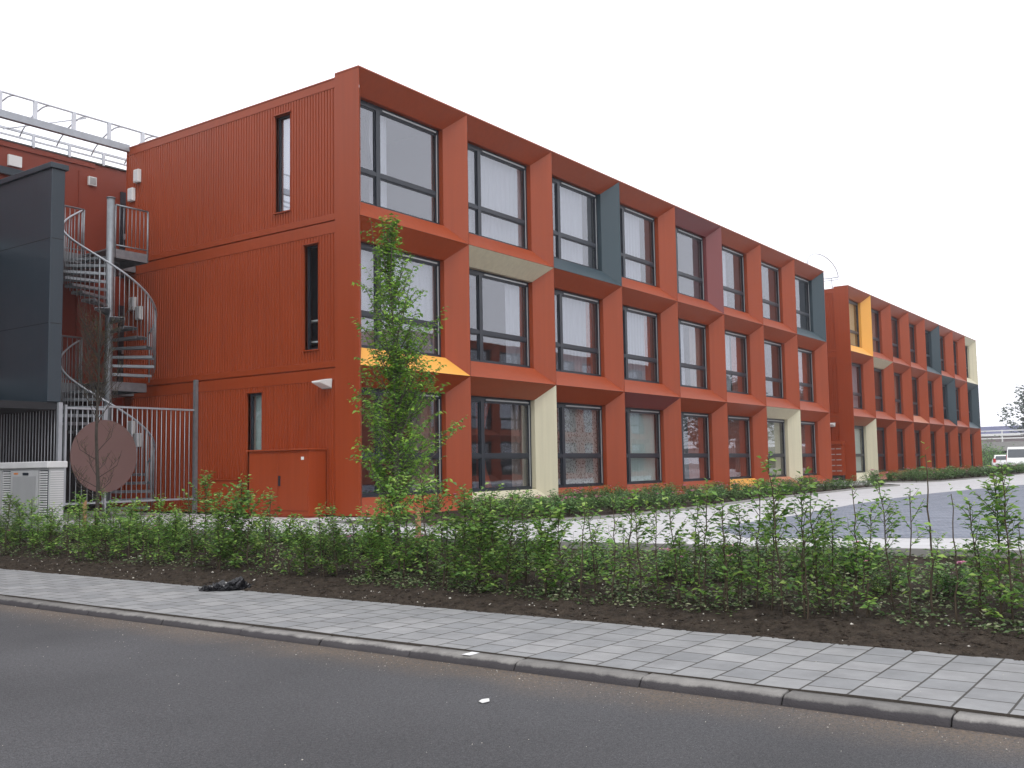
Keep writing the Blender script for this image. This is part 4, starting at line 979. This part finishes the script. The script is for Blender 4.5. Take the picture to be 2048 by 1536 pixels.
# litter on the road
o=MB().poly([(0,0,0),(.05,-.02,.004),(.085,.01,.012),(.06,.05,.006),(.02,.045,.002)]).build('paper_scrap',M['white'],loc=(-8.82,-9.72,-.573)); o.modifiers.new('t','SOLIDIFY').thickness=.002
tag(o,'small white scrap of paper lying on the asphalt','litter')
# black bag
import bmesh
bm=bmesh.new(); bmesh.ops.create_icosphere(bm,subdivisions=5,radius=1)
for v in bm.verts:
    p=v.co.copy(); t=(p.y+1)/2     # long along y
    hgt=.055+.06*math.exp(-((p.y+.35)/.35)**2)
    q=Vector((p.x*.17*(1-.35*abs(p.y)),p.y*.42,max(-.0,p.z)*hgt*1.5))
    rn=abs(noise.noise(p*3.2))+.6*abs(noise.noise(p*7))+.35*abs(noise.noise(p*15))
    q+=Vector((p.x*.10,p.y*.05,.10 if p.z>0 else 0))*(rn-.45)
    v.co=Vector((q.x,q.y,max(0,q.z)))
me=bpy.data.meshes.new('bin_bag'); bm.to_mesh(me); bm.free(); me.materials.append(M['bag'])
o=bpy.data.objects.new('bin_bag',me); COL.objects.link(o); o.location=(-6.15,-3.80,-.488); o.rotation_euler=(0,0,R(52)); o.scale=(.80,.78,.72)
tag(o,'crumpled black plastic bin bag lying on the pavement edge','bag')
# =============================================================== FAR BACKGROUND
def far(px,D,z=0):
    d=fw+rr*((px-1024)/F); d=Vector((d.x,d.y,0)).normalized(); return Vector((CAM.x+d.x*D,CAM.y+d.y*D,z))
# viaduct: runs across the view
vd=empty('viaduct',far(2080,150,0),'pale concrete viaduct with railing at the far right','bridge',rz=R(-10))
MB().box(-6,6,-60,60,1.9,3.05).build('deck',M['concrete'],vd)
g=MB()
for y in range(-56,60,14): g.box(-2,2,y,y+1.2,-.05,1.899)
g.build('pier',M['concrete'],vd)
g=MB()
for z in (3.5,4.05,4.5): g.box(-6,-5.9,-60,60,z-.07,z+.07)
for i in range(41): y=-60+3*i; g.box(-5.9,-5.8,y,y+.14,3.05,4.6)
g.build('railing',M['white'],vd)
MB().box(5,6.2,-60,60,-.05,1.89).build('underpass_shade',M['dark'],vd)  # dark box standing for the shade beneath the deck
fb=empty('distant_hall',far(2020,280,0),'distant hall with long blue grey roof beyond the viaduct','building',rz=R(-10))
MB().box(0,30,-40,45,0,6.4).build('wall',M['purplebrick'],fb)
MB().box(-1,31,-41,46,6.5,7.1).build('fascia',M['white'],fb)
MB().box(1,29,-39,44,7.1,9.0).build('roof',M['bluegrey'],fb)
def blob_tree(name,p,h,r,label,n,seed,trunk=True,group=None,ls=.5):
    random.seed(seed); st=MB(); fg=MB()
    st.tube([(0,0,0),(0.1,0,h*.4),(0,.1,h*.8)],[.03*h,.02*h,.006*h],7)
    cl=[]
    for i in range(26):
        a=rnd(0,6.28); rr_=r*math.sqrt(random.random())*.8; z=h*rnd(.35,.95); rr_*=math.sin(min(1,(1.06-z/h)*1.9)*math.pi/2)+.1
        c=Vector((math.cos(a)*rr_,math.sin(a)*rr_,z)); cl.append((c,r*rnd(.2,.38))); st.tube([(0,0,h*.35),tuple(c)],[.008*h,.002*h],4,cap=False)
    for i in range(n):
        c,cr=random.choice(cl); v=Vector((random.gauss(0,1),random.gauss(0,1),random.gauss(0,1))).normalized()*cr*rnd(.6,1.1)
        fg.leaf(c+v,rdir(rnd(-.6,.6)).normalized(),rdir(1).normalized(),ls*rnd(.6,1.2),ls*.6)
    o=empty(name,p,label,'tree',group); st.build('trunk',M['barkgrey'],o); fg.build('crown',M['fartree'],o); return o
blob_tree('broad_tree',far(2110,170,0),13,6.5,'hazy broad tree rising behind the viaduct at the right edge',9000,41,ls=.55)
for i,(px,D,h,lab) in enumerate([(1975,105,2.2,'dark shrub at the foot of the far block'),(1992,110,1.8,'second dark shrub under the viaduct'),(1961,108,2.6,'tall dark shrub touching the far corner of the far block')]):
    random.seed(60+i); st=MB(); fg=MB()
    for k in range(9):
        a=rnd(0,6.28); st.tube([(0,0,0),(math.cos(a)*.7,math.sin(a)*.7,h*.8)],[.04,.01],4)
    for k in range(700):
        v=Vector((random.gauss(0,.7),random.gauss(0,.7),abs(random.gauss(h*.45,h*.25)))); fg.leaf(v,rdir(0).normalized(),rdir(1).normalized(),.2,.12)
    o=empty('shrub',far(px,D,0),lab,'shrub','shrubs under the viaduct'); st.build('stem',M['bark'],o); fg.build('foliage',M['rose'],o)
# vehicles
def body_mesh(prof,w,inset,zsplit,mats,name,parent):
    """profile extruded across the width, upper part tapered in"""
    g=MB(); k=len(prof); sec=[]
    for s in (-1,-.92,.92,1):
        for (x,z) in prof:
            t=max(0,(z-zsplit)/(max(p[1] for p in prof)-zsplit)) ; hw=w/2-inset*t
            e=.05 if abs(s)==1 else 0
            cx=0; zz=z-(e if z>zsplit*.5 else -e*.3)
            g.v.append((x*(1-e*.3),hw*(1 if s>0 else -1)*(1 if abs(s)==1 else .94),zz))
    for a in range(3):
        for j in range(k): j2=(j+1)%k; g.f.append((a*k+j,a*k+j2,(a+1)*k+j2,(a+1)*k+j)); g.m.append(0); g.sm.append(True)
    g.f.append(tuple(reversed(range(k)))); g.f.append(tuple(3*k+j for j in range(k))); g.m+=[0,0]; g.sm+=[False,False]
    return g.build(name,mats,parent)
def vehicle(loc,rz,label,kind,rear=False):
    van=kind=='van'; o=empty('parked_van' if van else 'parked_car',loc,label,kind,rz=rz)
    if van: prof=[(-2.45,.35),(-2.5,.9),(-2.45,1.95),(-2.2,2.12),(.9,2.12),(1.25,2.0),(1.95,1.25),(2.5,1.02),(2.62,.75),(2.6,.35)]; w=1.95;ins=.14
    else: prof=[(-2.0,.35),(-2.08,.75),(-2.0,1.0),(-1.75,1.36),(-1.4,1.46),(.2,1.47),(.6,1.36),(1.15,.98),(1.85,.85),(2.02,.65),(2.0,.35)]; w=1.72;ins=.18
    body_mesh(prof,w,ins,.95,M['carwhite'],'body',o)
    g=MB()
    if van:
        g.quad((1.33,-.80,1.93),(1.33,.80,1.93),(1.99,.86,1.27),(1.99,-.86,1.27)); g2=MB().quad((-2.49,-.7,1.15),(-2.46,-.68,1.8),(-2.46,.68,1.8),(-2.49,.7,1.15))
        for s in (-1,1): g.quad((.7,s*.93,1.25),(1.75,s*.93,1.25),(1.2,s*.90,1.85),(.7,s*.90,1.85))
    else:
        g.quad((.64,-.62,1.34),(.64,.62,1.34),(1.16,.72,1.0),(1.16,-.72,1.0)); g2=MB().quad((-2.02,-.68,1.04),(-1.78,-.6,1.36),(-1.78,.6,1.36),(-2.02,.68,1.04))
        for s in (-1,1): g.quad((-1.6,s*.80,1.02),(.95,s*.80,1.02),(.5,s*.72,1.38),(-1.35,s*.72,1.38))
    g.build('windscreen',M['carglass'],o); g2.build('rear_window',M['carglass'],o)
    for x in (-1.45 if not van else -1.6,1.3 if not van else 1.65):
        for s in (-1,1):
            wv=MB().tube([(x,s*(w/2-.2),.33),(x,s*(w/2+.01),.33)],.33,18).build('wheel',M['tyre'],o)
            MB().tube([(x,s*(w/2+.0),.33),(x,s*(w/2+.02),.33)],.19,14).build('rim',M['strip'],wv)
    for s in (-1,1):
        xr=-2.52 if van else -2.1
        MB().box(xr,xr+.1,s*(w/2-.12)-.1,s*(w/2-.12)+.1,.8,1.15 if not van else 1.5).build('tail_light',M['taillight'],o)
        xf=2.5 if van else 1.9
        MB().box(xf,xf+.12,s*(w/2-.22)-.14,s*(w/2-.22)+.14,.72,.92).build('headlight',M['cablid'],o)
    xb=2.6 if van else 1.99
    MB().box(xb,xb+.06,-w*.4,w*.4,.38,.6).build('bumper',M['frame'],o)
    MB().box(xb+.02,xb+.065,-.4,.4,.64,.70).build('grille',M['frame'],o)
    return o
def face(px,D,extra=0):
    p=far(px,D,0); return p
pv=far(2030,92); vehicle((pv.x,pv.y,-.3),R(190),'white delivery van parked front towards the camera at far right','van')
pc=far(1997,99); vehicle((pc.x,pc.y,-.25),R(12),'white car parked with red tail light beside the far van','car')
pc=far(2042,82); 
# opposite block, mirrored in the ground floor windows
B3=building((62.7,-24,0),R(180),10,{(2,3):dict(side='teal'),(1,5):dict(sill='yellow'),(0,8):dict(side='cream',sill='cream')},{(0,4):((0,1,'cwhite'),),(1,6):((0,1,'cwhite'),),(1,8):((.2,.8,'cwhite'),)},'red apartment block across the forecourt, seen mirrored in the windows','',simple=True)
for i,(x,y,h) in enumerate([(70,-23,8.5),(79,-25,9.5),(90,-22,8),(101,-25,10),(114,-23,9),(19,-23,7)]):
    blob_tree('forecourt_tree',(x,y,0),h,3.4,['tree beside the end of the opposite block, mirrored in the middle windows','second tree past the opposite block, mirrored in the glass','low broad tree mirrored in the farther ground floor windows','tallest tree across the forecourt, mirrored in the far windows','farthest tree across the forecourt, mirrored in the glass','small tree near the road at the start of the opposite block'][i],2600,300+i,group='trees across the forecourt',ls=.4)
# =============================================================== AIR
hz=MB().box(-60,330,-70,330,-2,22).build("haze",M["dark"])
m=bpy.data.materials.new('haze_air'); m.use_nodes=True; nt=m.node_tree; nt.nodes.clear()
out=nt.nodes.new('ShaderNodeOutputMaterial'); v=nt.nodes.new('ShaderNodeVolumePrincipled'); v.inputs['Color'].default_value=(.97,.97,1,1); v.inputs['Density'].default_value=.0007; v.inputs['Anisotropy'].default_value=.2
nt.links.new(v.outputs[0],out.inputs['Volume']); hz.data.materials.clear(); hz.data.materials.append(m); tag(hz,'thin pale air over the whole scene','haze',kind='stuff')
bpy.context.view_layer.update()
